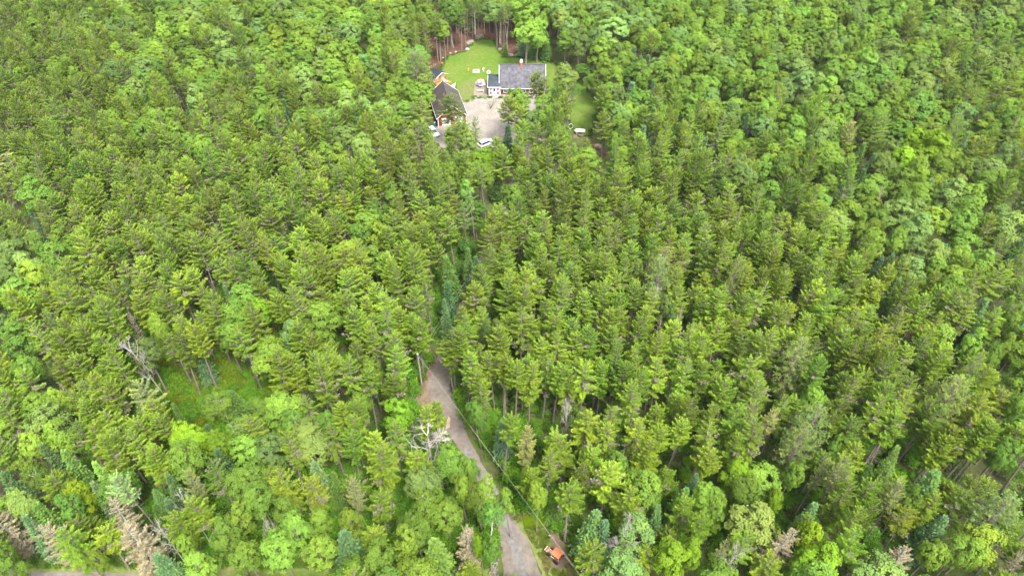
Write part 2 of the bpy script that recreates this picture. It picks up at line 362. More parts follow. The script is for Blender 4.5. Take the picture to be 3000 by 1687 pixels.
def fir(seed, H=10.5, R_=1.35, cb=.04):
    r = random.Random(seed); tr = MB(); cr = MB()
    st = wobble(r, H, .12, 4); tr.tube(st, [.12 * (1 - .95 * i / 4) + .008 for i in range(5)], 5)
    z = cb * H + .3; Lc = H - z
    while z < H - .2:
        t = (H - z) / Lc; nb = 7 if t > .3 else 5; a0 = r.uniform(0, 6.28)
        for k in range(nb):
            a = a0 + 6.283 * k / nb + r.uniform(-.3, .3); L = R_ * (t ** .8) * r.uniform(.65, 1.15) + .07
            el0 = .55 * (1 - t) - .05 + r.uniform(-.1, .1); p0 = at_t(st, z / H)
            bd = Vector((math.cos(a), math.sin(a), math.tan(el0))).normalized()
            bt = r.uniform(.25, .75); nl = max(3, int(L / .15))
            for i in range(nl):
                s = .12 + .88 * (i + r.random()) / nl; p = p0 + bd * L * s + Vector((0, 0, .10 * L * s * s))
                ang = (1 if i % 2 else -1) * r.uniform(.55, 1.0) * (1 if s < .9 else .3)
                d = Vector((bd.x * math.cos(ang) - bd.y * math.sin(ang), bd.x * math.sin(ang) + bd.y * math.cos(ang), bd.z + r.uniform(-.05, .15))).normalized()
                l = (.16 + .36 * (1 - s) * min(1, L)) + .12
                up = (Vector((0, 0, 1)) + rv(r, .35)).normalized()
                cr.t = max(0, min(1, bt + r.uniform(-.2, .2) + .35 * (s - .5)))
                cr.blade(p, d, up, l * r.uniform(.8, 1.25), .105, .12)
                cr.blade(p + d * l * .35, (d + rv(r, .5)).normalized(), up, l * .6, .085, .1)
        z += r.uniform(.36, .52) * (1 if t > .25 else .7)
    for k in range(6):
        cr.t = .8; a = k * 1.05
        cr.blade(st[-1] + Vector((0, 0, -.3 + .07 * k)), Vector((math.cos(a) * .35, math.sin(a) * .35, 1)).normalized(), Vector((math.cos(a), math.sin(a), 0)), .34, .045)
    return tr, cr, ['bark'], ['needle', 'lichen']

def pine(seed, H=18, R_=2.9, cb=.38):
    r = random.Random(seed); tr = MB(); cr = MB()
    st = wobble(r, H, .3, 5); tr.tube(st, [.24 * (1 - .93 * i / 5) + .015 for i in range(6)], 6)
    z = cb * H; Lc = H - z
    while z < H - .2:
        t = (H - z) / Lc; nb = r.choice((4, 5, 5, 6)); a0 = r.uniform(0, 6.28)
        for k in range(nb):
            a = a0 + 6.283 * k / nb + r.uniform(-.3, .3); L = R_ * min(1, t / .5) ** .7 * r.uniform(.6, 1.15) + .3
            el0 = .65 * (1 - t) ** 1.3 + r.uniform(-.08, .12); p0 = at_t(st, z / H); pts = []
            for i in range(5):
                s = i / 4; pts.append(p0 + Vector((math.cos(a) * L * s, math.sin(a) * L * s, math.tan(el0) * L * s + .22 * L * s * s)))
            tr.tube([pts[0], pts[2], pts[4]], [.05, .03, .012], 3, False)
            bt = r.uniform(.3, .8)
            for i in range(max(4, int(L / .17))):
                s = r.uniform(.35, 1); f = s * 4; q = min(3, int(f)); p = pts[q].lerp(pts[q + 1], f - q) + rv(r, .28)
                for j in range(5):
                    d = (Vector((math.cos(a), math.sin(a), .55)) + rv(r, .95)).normalized()
                    cr.t = max(0, min(1, bt + r.uniform(-.2, .25)))
                    cr.blade(p, d, (Vector((0, 0, 1)) + rv(r, .7)).normalized(), r.uniform(.28, .46), .05, .08)
        z += r.uniform(.42, .62)
    return tr, cr, ['bark'], ['needle', 'lichen']

def broadleaf(seed, H=13.5, R_=2.6, cb=.36, lobes=13, leaf=.24, dens=1.0, airy=0.0, bark='bark', squash=1.0, stems=1):
    r = random.Random(seed); tr = MB(); cr = MB()
    st = wobble(r, H * .82, .5 if not airy else .8, 5); tr.tube(st, [.19 * (1 - .85 * i / 5) + .015 for i in range(6)], 6)
    zc = H * (1 + cb) / 2; hz = H * (1 - cb) / 2
    cen = []
    for i in range(lobes):
        for _ in range(30):
            # golden-spiral lobes over an egg, a few inside
            u = (i + .5) / lobes; ph = 2.39996 * i + r.uniform(-.4, .4); cz = 1 - 1.75 * u + r.uniform(-.12, .12); rr = math.sqrt(max(0.02, 1 - min(1, abs(cz)) ** 2))
            k = r.uniform(.50, .74)
            c = Vector((math.cos(ph) * rr * R_ * k, math.sin(ph) * rr * R_ * k, zc + cz * hz * k * squash))
            break
        lr = R_ * r.uniform(.34, .52) * (1 - .2 * max(0, cz)); cen.append((c, lr))
        b = at_t(st, max(.25, min(.98, (c.z - lr * 1.4) / (H * .82))))
        mid = b.lerp(c, .55) + rv(r, .2)
        tr.tube([b, mid, c], [.07, .045, .018], 4, False)
        for _ in range(3):
            e = c + rv(r, lr * .8); tr.tube([mid, e], [.028, .008], 3, False)
    axis = Vector((0, 0, zc))
    for c, lr in cen:
        nc = int(19 * (lr / .95) ** 1.4 * dens) + 5; lt = r.uniform(.38, .62)
        for i in range(nc):
            u = r.uniform(-.55, 1); ph = r.uniform(0, 6.283); q = math.sqrt(1 - u * u); n0 = Vector((math.cos(ph) * q, math.sin(ph) * q, u))
            cc = c + n0 * lr * r.uniform(.72, 1.05); crd = lr * r.uniform(.17, .29); ct = lt + r.uniform(-.13, .13)
            for j in range(int(23 * (1 - .45 * airy))):
                v = rv(r, 1.0)
                p = cc + Vector((v.x * crd * 1.15, v.y * crd * 1.15, v.z * crd * .8))
                nn = (n0 * .6 + (p - axis).normalized() * .55 + Vector((0, 0, .35)) + rv(r, .42)).normalized()
                d = nn.cross(rv(r, 1)).normalized()
                cr.t = max(0, min(1, ct + r.uniform(-.14, .14)))
                cr.blade(p, d, nn, leaf * r.uniform(.8, 1.5), leaf * .42 * r.uniform(.8, 1.3), .08)
    return tr, cr, [bark], ['leaf', 'lichen']

def snag(seed, H=11, spread=2.6, levels=3, cb=.35, conifer=False):
    """a leafless tree: stem, limbs, twigs"""
    r = random.Random(seed); tr = MB(); cr = MB()
    st = wobble(r, H, .4, 6); tr.tube(st, [.19 * (1 - .85 * i / 6) + .012 for i in range(7)], 6)
    def grow(p, d, L, rad, lv):
        n = 3; pts = [p]; q = p
        for i in range(n):
            d = (d + rv(r, .28) + Vector((0, 0, .10))).normalized(); q = q + d * L / n; pts.append(q)
        cr.tube(pts, [rad, rad * .8, rad * .6, rad * .35], 4 if lv == levels else 3, False)
        if lv > 0:
            for k in range(r.choice((4, 5, 6))):
                s = r.uniform(.3, 1); b = pts[0].lerp(pts[-1], s)
                i = min(2, int(s * 3)); b = pts[i].lerp(pts[i + 1], s * 3 - i)
                grow(b, (d + rv(r, .95)).normalized(), L * r.uniform(.38, .62), rad * .5, lv - 1)
    z = cb * H
    while z < H:
        t = (H - z) / (H * (1 - cb)); a = r.uniform(0, 6.28)
        L = (spread * (t ** .7) * r.uniform(.6, 1.1) + .4) if conifer else spread * (.45 + .55 * math.sin(min(1, t) * 2.6)) * r.uniform(.6, 1.1)
        grow(at_t(st, min(.99, z / H)), Vector((math.cos(a), math.sin(a), .05 if conifer else .55 + .5 * (1 - t))).normalized(), L, .085 if not conifer else .04, levels - (1 if conifer else 0))
        z += r.uniform(.22, .5) if conifer else r.uniform(.35, .8)
    return tr, cr, ['bare'], ['bare']

def old_spruce(seed, H=13, R_=1.8):
    """dead spruce: bare whorled twigs hung with tan lichen and dry needles"""
    tr, cr, tm, cm = spruce(seed, H, R_, .12, tuft=.75, dens=.9, dry=True, gap=.10, bough_up=.10)
    r = random.Random(seed + 5)
    cr.mi = [1 if (i // 18) % 5 in (0, 3) else 0 for i in range(len(cr.mi))]
    return tr, cr, ['bare', 'bare'], ['dry', 'lichen']

def shrub(seed, H=2.6, R_=1.3):
    r = random.Random(seed); tr = MB(); cr = MB()
    for k in range(5):
        a = r.uniform(0, 6.28); tr.tube([(0, 0, 0), (math.cos(a) * R_ * .3, math.sin(a) * R_ * .3, H * .4), (math.cos(a) * R_ * .6, math.sin(a) * R_ * .6, H * .8)], [.03, .02, .008], 3, False)
    for k in range(34):
        a = r.uniform(0, 6.28); q = math.sqrt(r.random()) * R_ * .85; h = H * (1 - .45 * (q / R_) ** 2) * r.uniform(.45, 1); c = Vector((math.cos(a) * q, math.sin(a) * q, h)); ct = r.uniform(.25, .75)
        for j in range(22):
            p = c + rv(r, .36); nn = (Vector((0, 0, .9)) + rv(r, .8)).normalized(); d = nn.cross(rv(r, 1)).normalized(); cr.t = max(0, min(1, ct + r.uniform(-.2, .2)))
            cr.blade(p, d, nn, .2 * r.uniform(.8, 1.5), .085, .1)
    return tr, cr, ['bark'], ['leaf', 'lichen']

KINDS = {}
def variants(key, lst, H0, R0):
    out = []
    for i, (tr, cr, tm, cm) in enumerate(lst):
        j = join(tr, cr) ; km = tm + cm
        mt = tr.mesh('trunk', tm); mc = cr.mesh('crown', cm)
        j.mi = tr.mi + [x + len(tm) for x in cr.mi]
        out.append((mt, mc, j.mesh(key, km)))
    KINDS[key] = (out, H0, R0)
variants('S', [spruce(100 + i, cb=c, tuft=tf, dens=dn, lich=li, bough_up=bu) for i, (c, tf, dn, li, bu) in enumerate(
    [(.52, 1.0, 1.0, .10, .25), (.58, 1.15, .95, .16, .35), (.44, .95, 1.0, .08, .18), (.63, 1.2, .95, .20, .40), (.55, .9, 1.0, .30, .22), (.48, 1.1, 1.1, .12, .30), (.60, 1.05, .9, .22, .15), (.50, .85, .85, .45, .05), (.66, 1.1, 1.0, .12, .45), (.40, .9, .95, .15, .10)])], 15.5, 2.05)
variants('N', [spruce(140 + i, cb=c, tuft=1.0, dens=.7, lich=.35) for i, c in enumerate((.62, .70, .58))], 15.5, 2.05)
variants('F', [fir(200 + i, R_=a) for i, a in enumerate((1.2, 1.4, 1.5, 1.3))], 10.5, 1.35)
variants('P', [pine(300 + i) for i in range(2)], 18, 2.9)
variants('B', [broadleaf(400 + i, lobes=l, cb=c, squash=s, leaf=lf) for i, (l, c, s, lf) in enumerate([(10, .36, 1.0, .23), (12, .30, 1.1, .21), (9, .42, .95, .25), (11, .34, 1.15, .22), (14, .38, 1.0, .20), (9, .30, 1.2, .24), (16, .40, 1.0, .19)])], 13.5, 2.6)
variants('K', [broadleaf(460 + i, lobes=12, cb=.5, dens=.75, airy=1, bark='birch', leaf=.20) for i in range(2)], 13.5, 2.4)
variants('D', [snag(500 + i, spread=3.1) for i in range(3)], 11, 2.6)
variants('T', [old_spruce(540 + i) for i in range(3)], 13, 1.8)
variants('U', [shrub(600 + i) for i in range(4)], 2.6, 1.3)

# leaf reflectance of each kind (linear), jittered tree by tree
PAL = {'S': (.150, .238, .020), 'Q': (.220, .265, .085), 'N': (.130, .195, .040), 'F': (.115, .215, .062), 'P': (.210, .290, .080),
       'B': (.172, .285, .038), 'G': (.182, .278, .068), 'Y': (.215, .360, .022), 'E': (.270, .300, .030), 'L': (.110, .220, .030), 'K': (.150, .250, .030), 'T': (.3, .2, .1), 'D': (.3, .3, .3), 'U': (.120, .270, .018)}
NAME = {'S': 'spruce_tree', 'Q': 'spruce_tree', 'N': 'spruce_tree', 'F': 'fir_tree', 'P': 'pine_tree', 'B': 'broadleaf_tree', 'G': 'broadleaf_tree', 'Y': 'broadleaf_tree',
        'E': 'broadleaf_tree', 'L': 'broadleaf_tree', 'K': 'birch_tree', 'D': 'dead_tree', 'T': 'dead_spruce', 'U': 'shrub'}
GROUP = {'spruce_tree': 'spruces of the forest', 'fir_tree': 'young firs of the forest', 'pine_tree': 'white pines in the forest', 'broadleaf_tree': 'broadleaf trees of the forest',
         'birch_tree': 'thin birches in the forest', 'dead_tree': 'bare grey dead trees', 'dead_spruce': 'dead spruces with dry tan needles', 'shrub': 'green bushes of the understorey'}
# every tree of the photograph that can be told apart (crown in the photograph: tile, kind, x, y, width), then the stands between them
import random as prandom
HC,PT,FL=98,math.radians(43),2027
def P2(u,v,z=0):
    x=(u-1500)/FL;y=(843.5-v)/FL
    d=(x, math.cos(PT)+y*math.sin(PT), -math.sin(PT)+y*math.cos(PT))
    t=(z-HC)/d[2]; return (d[0]*t,d[1]*t)
def pj(X,Y,Z):
    Z-=HC; dep=Y*math.cos(PT)-Z*math.sin(PT); up=Y*math.sin(PT)+Z*math.cos(PT)
    return (1500+FL*X/dep,843.5-FL*up/dep,FL/dep)
CROWNS="""
0 B 870 210 130
0 G 1450 190 210
0 B 1390 380 170
0 G 880 600 230
0 B 905 440 130
0 G 1690 380 200
0 B 1880 310 150
0 B 2090 320 170
0 B 2320 290 190
0 B 2450 70 190
0 B 2050 460 170
0 G 1720 480 180
0 B 2160 500 160
0 G 2140 90 170
0 B 1900 110 140
0 B 880 910 170
0 B 1180 940 160
0 B 1350 920 130
0 B 2070 840 170
0 B 2480 1190 200
0 B 1960 1180 140
0 G 950 50 190
0 B 1230 110 170
0 G 1790 200 180
0 B 2500 600 150
0 B 2540 400 130
0 B 2350 140 150
0 B 1640 60 140
0 F 440 210 80
0 F 1095 850 90
0 F 1735 840 90
0 F 2260 1020 110
0 F 2110 660 80
0 F 1580 540 60
0 F 1040 940 80
0 F 2440 900 80
0 F 2120 1100 80
0 F 850 420 60
0 T 1360 700 50
0 T 1705 1140 60
0 Q 0 1240 240
0 D 1080 1370 50
0 D 2410 520 60
1 B 90 190 180
1 B 230 260 170
1 G 450 260 170
1 B 620 140 160
1 B 830 130 200
1 B 340 480 240
1 B 60 430 180
1 B 130 580 130
1 B 40 620 110
1 P 570 540 240
1 B 770 230 110
1 G 1170 120 190
1 B 1350 130 210
1 B 1400 300 240
1 B 1480 240 160
1 G 1640 120 180
1 B 1740 60 170
1 G 1990 150 190
1 G 2060 270 230
1 B 1950 400 160
1 G 2210 240 180
1 B 2380 160 170
1 B 2330 330 170
1 G 1690 590 180
1 L 1730 700 140
1 L 1840 540 130
1 L 1890 630 120
1 B 2040 520 130
1 B 2500 90 170
1 B 2480 380 170
1 B 2380 570 160
1 B 2400 900 140
1 G 2120 880 140
1 B 2080 1090 140
1 B 2540 740 120
1 B 2510 1250 110
1 S 1480 640 140
1 S 730 190 150
1 S 1250 830 170
1 S 1330 900 150
1 B 1345 790 200
1 G 1410 920 130
1 S 830 830 200
1 S 590 830 200
1 S 850 1060 180
1 S 990 970 120
1 F 1250 1060 110
1 S 1340 1040 130
1 S 1310 1130 130
1 S 1230 1210 160
1 G 960 1130 170
1 Y 1070 1200 180
1 G 890 1220 100
1 B 850 1330 200
1 B 1050 1340 220
1 F 1160 1330 90
1 S 540 860 160
1 S 460 1010 130
1 S 300 900 160
1 S 660 1090 130
1 S 400 1170 180
1 S 1620 910 120
1 S 1620 700 130
1 S 1700 790 130
1 B 1660 1030 150
1 S 1490 1040 160
1 S 1540 960 90
1 S 1640 1170 190
1 S 1990 960 150
1 S 2000 750 150
1 F 1950 740 70
1 F 2195 470 90
1 F 2310 520 80
1 F 2250 550 80
1 F 2180 740 110
1 F 2300 960 100
1 F 2240 1080 110
1 F 2410 770 90
1 F 2510 1050 110
1 F 2540 640 90
1 F 2060 1180 60
1 F 190 470 50
1 F 950 60 100
1 F 2350 800 70
1 F 160 1200 50
1 F 40 1190 50
1 T 80 1260 60
1 G 500 1390 150
1 B 470 60 140
1 B 310 170 140
2 B 60 190 150
2 G 440 90 190
2 B 420 190 130
2 B 690 110 190
2 B 870 200 150
2 B 950 40 170
2 B 1030 190 200
2 B 1180 170 160
2 B 1290 130 150
2 B 1480 120 200
2 B 1620 50 180
2 B 1840 70 150
2 G 2000 200 190
2 G 2280 180 190
2 B 2180 60 190
2 B 2450 60 150
2 B 2380 260 210
2 B 2050 400 200
2 B 560 360 180
2 B 720 330 180
2 B 530 230 180
2 B 250 210 130
2 B 330 380 110
2 B 1130 500 200
2 G 1530 450 230
2 B 1350 540 230
2 B 1490 620 190
2 G 850 570 210
2 B 620 580 200
2 G 890 660 210
2 G 1290 640 180
2 B 1070 700 190
2 B 690 740 160
2 G 920 800 170
2 B 1290 780 230
2 B 1190 860 170
2 B 1750 850 230
2 G 1760 780 150
2 G 1960 560 160
2 B 2310 620 190
2 G 2110 900 170
2 B 220 860 190
2 B 100 760 150
2 B 500 870 150
2 B 680 1080 160
2 B 830 950 180
2 G 1080 960 170
2 B 830 1190 170
2 B 1120 1190 180
2 Y 1750 1080 190
2 Y 1840 1200 250
2 B 1960 1230 170
2 Y 1660 1270 220
2 B 1620 1390 200
2 B 750 1300 230
2 B 650 1240 160
2 E 2260 1110 190
2 E 2230 1200 110
2 B 2330 1020 170
2 B 1900 1400 130
2 B 2480 930 160
2 B 2200 800 130
2 B 1230 290 150
2 B 490 640 150
2 B 220 640 130
2 B 640 430 130
2 F 70 990 90
2 F 165 960 70
2 F 470 1000 80
2 F 530 960 80
2 F 300 1330 90
2 F 1110 1190 80
2 F 1180 1270 90
2 F 1240 1330 110
2 F 1370 1290 100
2 F 1320 1200 100
2 F 1580 1170 70
2 F 900 450 70
2 F 1200 1400 90
2 F 1330 1410 90
2 F 1960 810 70
2 F 2100 1130 80
2 F 2290 880 90
2 F 2520 820 70
2 F 2380 1190 110
2 F 735 40 60
2 F 1000 560 40
2 Q 1240 1020 130
2 S 1420 1010 150
2 S 1540 990 140
2 S 380 1000 120
2 S 960 980 120
2 T 2140 1180 70
2 S 330 380 130
2 S 1440 240 140
2 S 1680 220 150
2 S 2020 400 170
3 B 490 390 150
3 B 340 450 130
3 G 240 400 150
3 G 60 640 170
3 K 1560 70 160
3 K 1890 40 110
3 K 210 940 150
3 Y 1960 900 150
3 B 90 1050 180
3 B 110 1160 230
3 B 1190 1040 140
3 B 210 1340 200
3 G 1100 1210 230
3 D 1110 1300 180
3 B 2080 840 110
3 F 300 260 70
3 F 430 1070 80
3 F 1180 650 60
3 F 960 770 60
3 F 1350 990 90
3 F 1740 820 70
3 F 770 1010 60
3 F 600 770 60
3 F 420 1200 100
3 F 460 1400 90
3 T 390 320 100
3 T 1030 1080 80
3 F 1500 1230 110
3 F 370 800 70
3 S 1980 620 120
4 B 390 80 170
4 B 940 30 130
4 F 840 620 130
4 F 800 800 120
4 S 900 1170 170
4 S 1960 300 160
4 P 2400 580 250
4 P 2380 700 200
4 G 2220 620 120
4 D 2350 870 150
4 G 2430 910 120
4 G 2530 980 90
4 T 2540 1060 80
4 T 2470 1120 80
4 T 2390 1130 80
4 B 240 1370 210
4 G 1120 1090 110
4 S 830 1180 180
4 F 960 560 90
4 F 1000 640 90
4 F 780 930 80
5 B 630 200 170
5 B 1430 410 180
5 B 1320 330 110
5 B 1600 390 190
5 B 1870 250 230
5 B 2090 220 250
5 B 700 430 150
5 F 1430 640 110
5 F 1530 610 90
5 F 1560 780 100
5 F 1930 510 110
5 F 2470 480 120
5 F 2510 210 130
5 F 2540 400 80
5 F 2110 1200 130
5 F 1740 620 90
5 F 1520 850 90
5 F 2400 940 120
5 F 2500 1060 120
5 P 380 640 130
5 P 840 1310 200
5 Q 1960 900 190
5 Q 2100 930 130
5 B 2430 1200 150
5 B 2180 1200 160
5 B 2330 1260 170
5 F 1860 50 110
5 B 1640 80 150
5 F 1240 70 130
5 T 1470 150 80
5 B 2440 1000 130
5 P 2130 1400 130
6 B 290 200 260
6 B 430 160 160
6 B 460 410 190
6 B 240 480 180
6 K 230 650 170
6 K 330 720 170
6 G 150 900 180
6 Y 600 840 200
6 B 560 930 190
6 F 740 250 110
6 F 430 580 140
6 F 580 660 150
6 F 800 720 130
6 F 780 850 120
6 Q 1000 830 170
6 F 400 1000 160
6 F 1200 700 110
6 F 1330 820 130
6 F 1340 990 150
6 F 1310 760 100
6 S 1640 680 190
6 S 1170 600 200
6 S 1190 190 190
6 Q 1130 120 200
6 K 1670 160 230
6 K 1820 360 200
6 Y 1420 440 250
6 Y 1650 470 200
6 K 2220 310 170
6 B 2440 290 140
6 F 1380 290 90
6 F 1800 180 160
6 B 1780 1050 210
6 B 1730 1190 260
6 B 1980 860 250
6 B 2130 1000 230
6 B 1880 1300 230
6 B 2250 1130 260
6 B 2150 1280 260
6 B 2420 1260 260
6 B 2400 1070 180
6 T 80 1090 270
6 T 960 1060 220
6 T 1080 1220 300
6 T 470 1200 230
6 T 570 160 80
6 D 1470 1010 120
6 D 2030 1180 120
6 D 1260 1150 110
6 Q 1500 780 130
6 F 1680 620 150
6 S 740 440 180
6 S 900 430 180
6 S 620 120 150
6 B 60 1300 180
6 F 2400 720 150
6 F 2520 800 120
6 B 640 1310 100
6 B 770 1320 100
6 F 1220 1050 120
6 F 280 1120 130
6 B 1390 1220 120
7 D 375 262 190
7 K 640 540 110
7 B 590 490 110
7 B 614 468 100
7 B 532 380 90
7 B 470 330 140
7 B 520 430 110
7 Y 230 150 130
7 B 80 100 110
7 S 180 370 150
7 S 350 190 110
7 S 390 140 100
7 K 340 530 130
7 D 605 505 110
7 K 620 560 110
7 T 545 720 120
7 B 640 710 90
7 F 410 740 130
7 F 40 700 120
7 B 240 680 110
7 B 160 760 150
7 B 50 600 110
7 Q 50 490 80
7 S 970 500 140
7 S 880 350 90
7 Q 790 260 90
7 F 1060 620 100
7 F 1110 650 80
7 G 1250 620 160
7 D 1210 670 140
7 Y 1400 740 150
7 S 1120 440 150
7 B 1280 440 170
7 F 690 210 80
7 B 590 120 80
7 B 840 480 80
7 B 720 500 80
7 F 1430 500 90
7 F 1350 580 70
7 S 1050 170 140
7 S 1160 170 120
7 S 1230 230 110
7 S 1320 250 110
7 D 970 170 60
7 Y 600 690 60
8 Y 380 690 240
8 B 180 870 220
8 B 480 830 220
8 Y 700 930 140
8 B 250 950 200
8 F 20 800 110
8 F 940 1000 150
8 P 920 370 250
8 P 850 480 220
8 F 1370 730 90
8 S 1170 750 200
8 S 1340 850 220
8 P 2330 1010 290
8 P 2050 130 240
8 B 2220 1170 300
8 B 2060 1290 230
8 F 1860 1130 170
8 B 1850 1290 200
8 Q 1560 920 160
8 Q 510 280 130
8 Q 630 310 130
8 Y 980 1210 210
8 Y 1060 1340 260
8 Y 900 1330 190
8 T 680 1270 220
8 T 1560 1390 220
8 D 330 1350 160
8 Y 50 1290 190
8 Q 1010 690 120
8 Q 1130 740 160
8 F 1560 640 130
8 F 1860 830 200
8 T 2500 1370 140
8 S 420 1220 170
8 B 820 680 160
8 B 1120 520 110
8 B 2430 330 190
8 B 2420 560 190
8 B 2510 200 150
8 B 2550 900 150
8 B 1690 870 140
8 S 1220 1050 200
8 S 1390 1030 170
8 S 100 1100 190
8 S 1680 1050 180
8 Q 290 1280 120
"""
T={0:(0,0,2.576),1:(1000,0,2.576),2:(2000,0,2.576),3:(0,562,2.576),4:(1000,562,2.576),5:(2000,562,2.576),6:(0,1124,2.574),7:(1000,1124,1.455),8:(2000,1124,2.574)}
ZC={'B':(14.5,.70),'Y':(13.5,.70),'G':(15,.70),'F':(12,.62),'E':(12.5,.7),'L':(7,.58),'P':(18,.68),'D':(13,.66),'T':(13,.55),'K':(12.5,.72),'S':(15.3,.76),'Q':(15.3,.72)}
HERO=[]
for l in CROWNS.strip().splitlines():
    t_,ty,x,y,w_=l.split(); ox,oy,s=T[int(t_)]; h_,fz=ZC[ty]
    X,Y=P2(ox+float(x)/s,oy+float(y)/s,h_*fz); HERO.append((ty,X,Y,float(w_)/s/pj(X,Y,h_*fz)[2]/2))
prandom.seed(7)
G="""ssmmbmbbbmmbbbbbbbbbbmbb
sssmmmbbbmmmbbbbbbbbbbmm
sssmmsmmmbmmmmbfbbbbbbmm
ssssmssmmssssmmmfmfbbbmm
sssssssssssmsssssmfmbbbm
ssssssssmssssssssssmbbbm
mmssssssssssssssssssmbms
mssssmmsssssssssssssssff
msssmmmsssssssssssssssfm
mmsgggmsssssssssssssssmm
mmmmbbmmmmgsssssssssssmm
mmffbbfmmbbgmsssmbbssssm
mmfffbbmmbbgfsssbbsmmmmm
ttmfbbbbbbggffmbbbmmmbbm""".split()
def zone(X,Y,z):
    u,v,_=pj(X,Y,z); c=int(min(23,max(0,u//125))); r=int(min(13,max(0,v//125))); return G[r][c]
KEEP=[ # image areas that show what lies behind the trees
 [(1265,215),(1262,130),(1300,118),(1370,95),(1460,100),(1480,145),(1600,155),(1622,180),(1612,275),(1540,275),(1490,300),(1455,330),(1440,392),(1402,412),(1380,350),(1345,345),(1330,330),(1300,335),(1278,340),(1270,270),(1268,215)],
 [(1690,232),(1750,292),(1745,385),(1725,402),(1675,404),(1680,300)],
 [(1535,395),(1562,400),(1550,462),(1525,468)],
 [(1250,1065),(1318,1060),(1315,1150),(1325,1230),(1362,1290),(1340,1290),(1300,1240),(1212,1205),(1232,1120)],
 [(1212,1035),(1248,1035),(1248,1130),(1205,1130)],
 [(1378,1345),(1422,1402),(1405,1422),(1375,1370)],
 [(1455,1560),(1478,1522),(1600,1520),(1655,1570),(1700,1687),(1440,1687)],
 [(1270,1035),(1300,950),(1330,800),(1402,640),(1417,555),(1436,560),(1422,640),(1385,765),(1335,890),(1318,990),(1300,1045)],
 [(1402,650),(1440,540),(1490,468),(1512,478),(1468,565),(1425,650)],
 [(0,1650),(250,1655),(600,1665),(600,1690),(0,1690)],
 [(2520,1300),(2610,1275),(2700,1290),(2880,1330),(2860,1420),(2700,1410),(2540,1380)],
 [(1450,1130),(1620,1150),(1800,1185),(1790,1240),(1640,1262),(1460,1235)],
 [(480,1095),(620,1075),(740,1085),(800,1120),(720,1190),(560,1235),(490,1190)],
 [(1405,385),(1445,385),(1445,432),(1405,432)],
 [(1255,368),(1290,368),(1290,392),(1255,392)],
 [(1147,393),(1178,393),(1178,410),(1147,410)],
 [(1720,395),(1790,400),(1785,460),(1745,450),(1722,420)],
 [(1195,380),(1222,380),(1222,420),(1200,420)],
 [(1255,345),(1300,345),(1300,368),(1255,368)],
]
GROUND=[ # no trunk inside (image ground)
 KEEP[0],KEEP[1],KEEP[3],KEEP[6],
 [(1362,300),(1560,280),(1600,330),(1570,470),(1500,560),(1450,560),(1480,440),(1400,430)],
 [(1600,165),(1700,230),(1760,300),(1745,400),(1660,400),(1600,300)],
]
# driveway centre line, world
DRL=[P2(*p) for p in [(1535,1700),(1510,1610),(1480,1520),(1418,1410),(1362,1310),(1308,1210),(1285,1130),(1303,1030),(1338,950),(1372,870),(1412,780),(1447,690),(1482,610),(1512,530),(1542,450),(1545,390),(1500,350)]]
def inp(p,x,y):
    c=False;j=len(p)-1
    for i in range(len(p)):
        if (p[i][1]>y)!=(p[j][1]>y) and x<(p[j][0]-p[i][0])*(y-p[i][1])/(p[j][1]-p[i][1])+p[i][0]: c=not c
        j=i
    return c
def dseg(x,y,pl):
    b=1e9
    for (x0,y0),(x1,y1) in zip(pl,pl[1:]):
        dx,dy=x1-x0,y1-y0; t=max(0,min(1,((x-x0)*dx+(y-y0)*dy)/(dx*dx+dy*dy)))
        b=min(b,math.hypot(x-x0-t*dx,y-y0-t*dy))
    return b
def blocked(X,Y,H,r,low):
    for z in (low*H,(low+1)/2*H,H*.97):
        rr=r*(.85 if z<H*.9 else .1)
        for s in (-1,0,1):
            u,v,_=pj(X+s*rr,Y,z)
            for k in KEEP:
                if inp(k,u,v): return True
    u,v,_=pj(X,Y,0)
    for k in GROUND:
        if inp(k,u,v): return True
    return dseg(X,Y,DRL)<(3.3 if Y>70 and X<DRX(Y) else 2.3)
def DRX(Y):
    for (a,b),(c,d) in zip(DR,DR[1:]):
        if b<=Y<=d: return a+(c-a)*(Y-b)/(d-b)
    return 0
placed=[]
cells={}
def plant(ty,X,Y,H,r):
    placed.append((ty,X,Y,H,r)); cells.setdefault((int(X//6),int(Y//6)),[]).append((X,Y,r))
def near(X,Y,r,f):
    cx,cy=int(X//6),int(Y//6)
    for a in range(cx-2,cx+3):
        for b in range(cy-2,cy+3):
            for (x,y,q) in cells.get((a,b),()):
                if (x-X)**2+(y-Y)**2<(f*(r+q))**2: return True
    return False
for ty,X,Y,r in HERO:
    h=ZC[ty][0]
    # keep crown centre: vary height little
    h*=prandom.uniform(.95,1.06)
    if ty=='F': r*=1.3
    if ty in 'BYG': h=max(h, min(17,r*3.4+4))
    plant(ty,X,Y,h,r)
nh=len(placed)
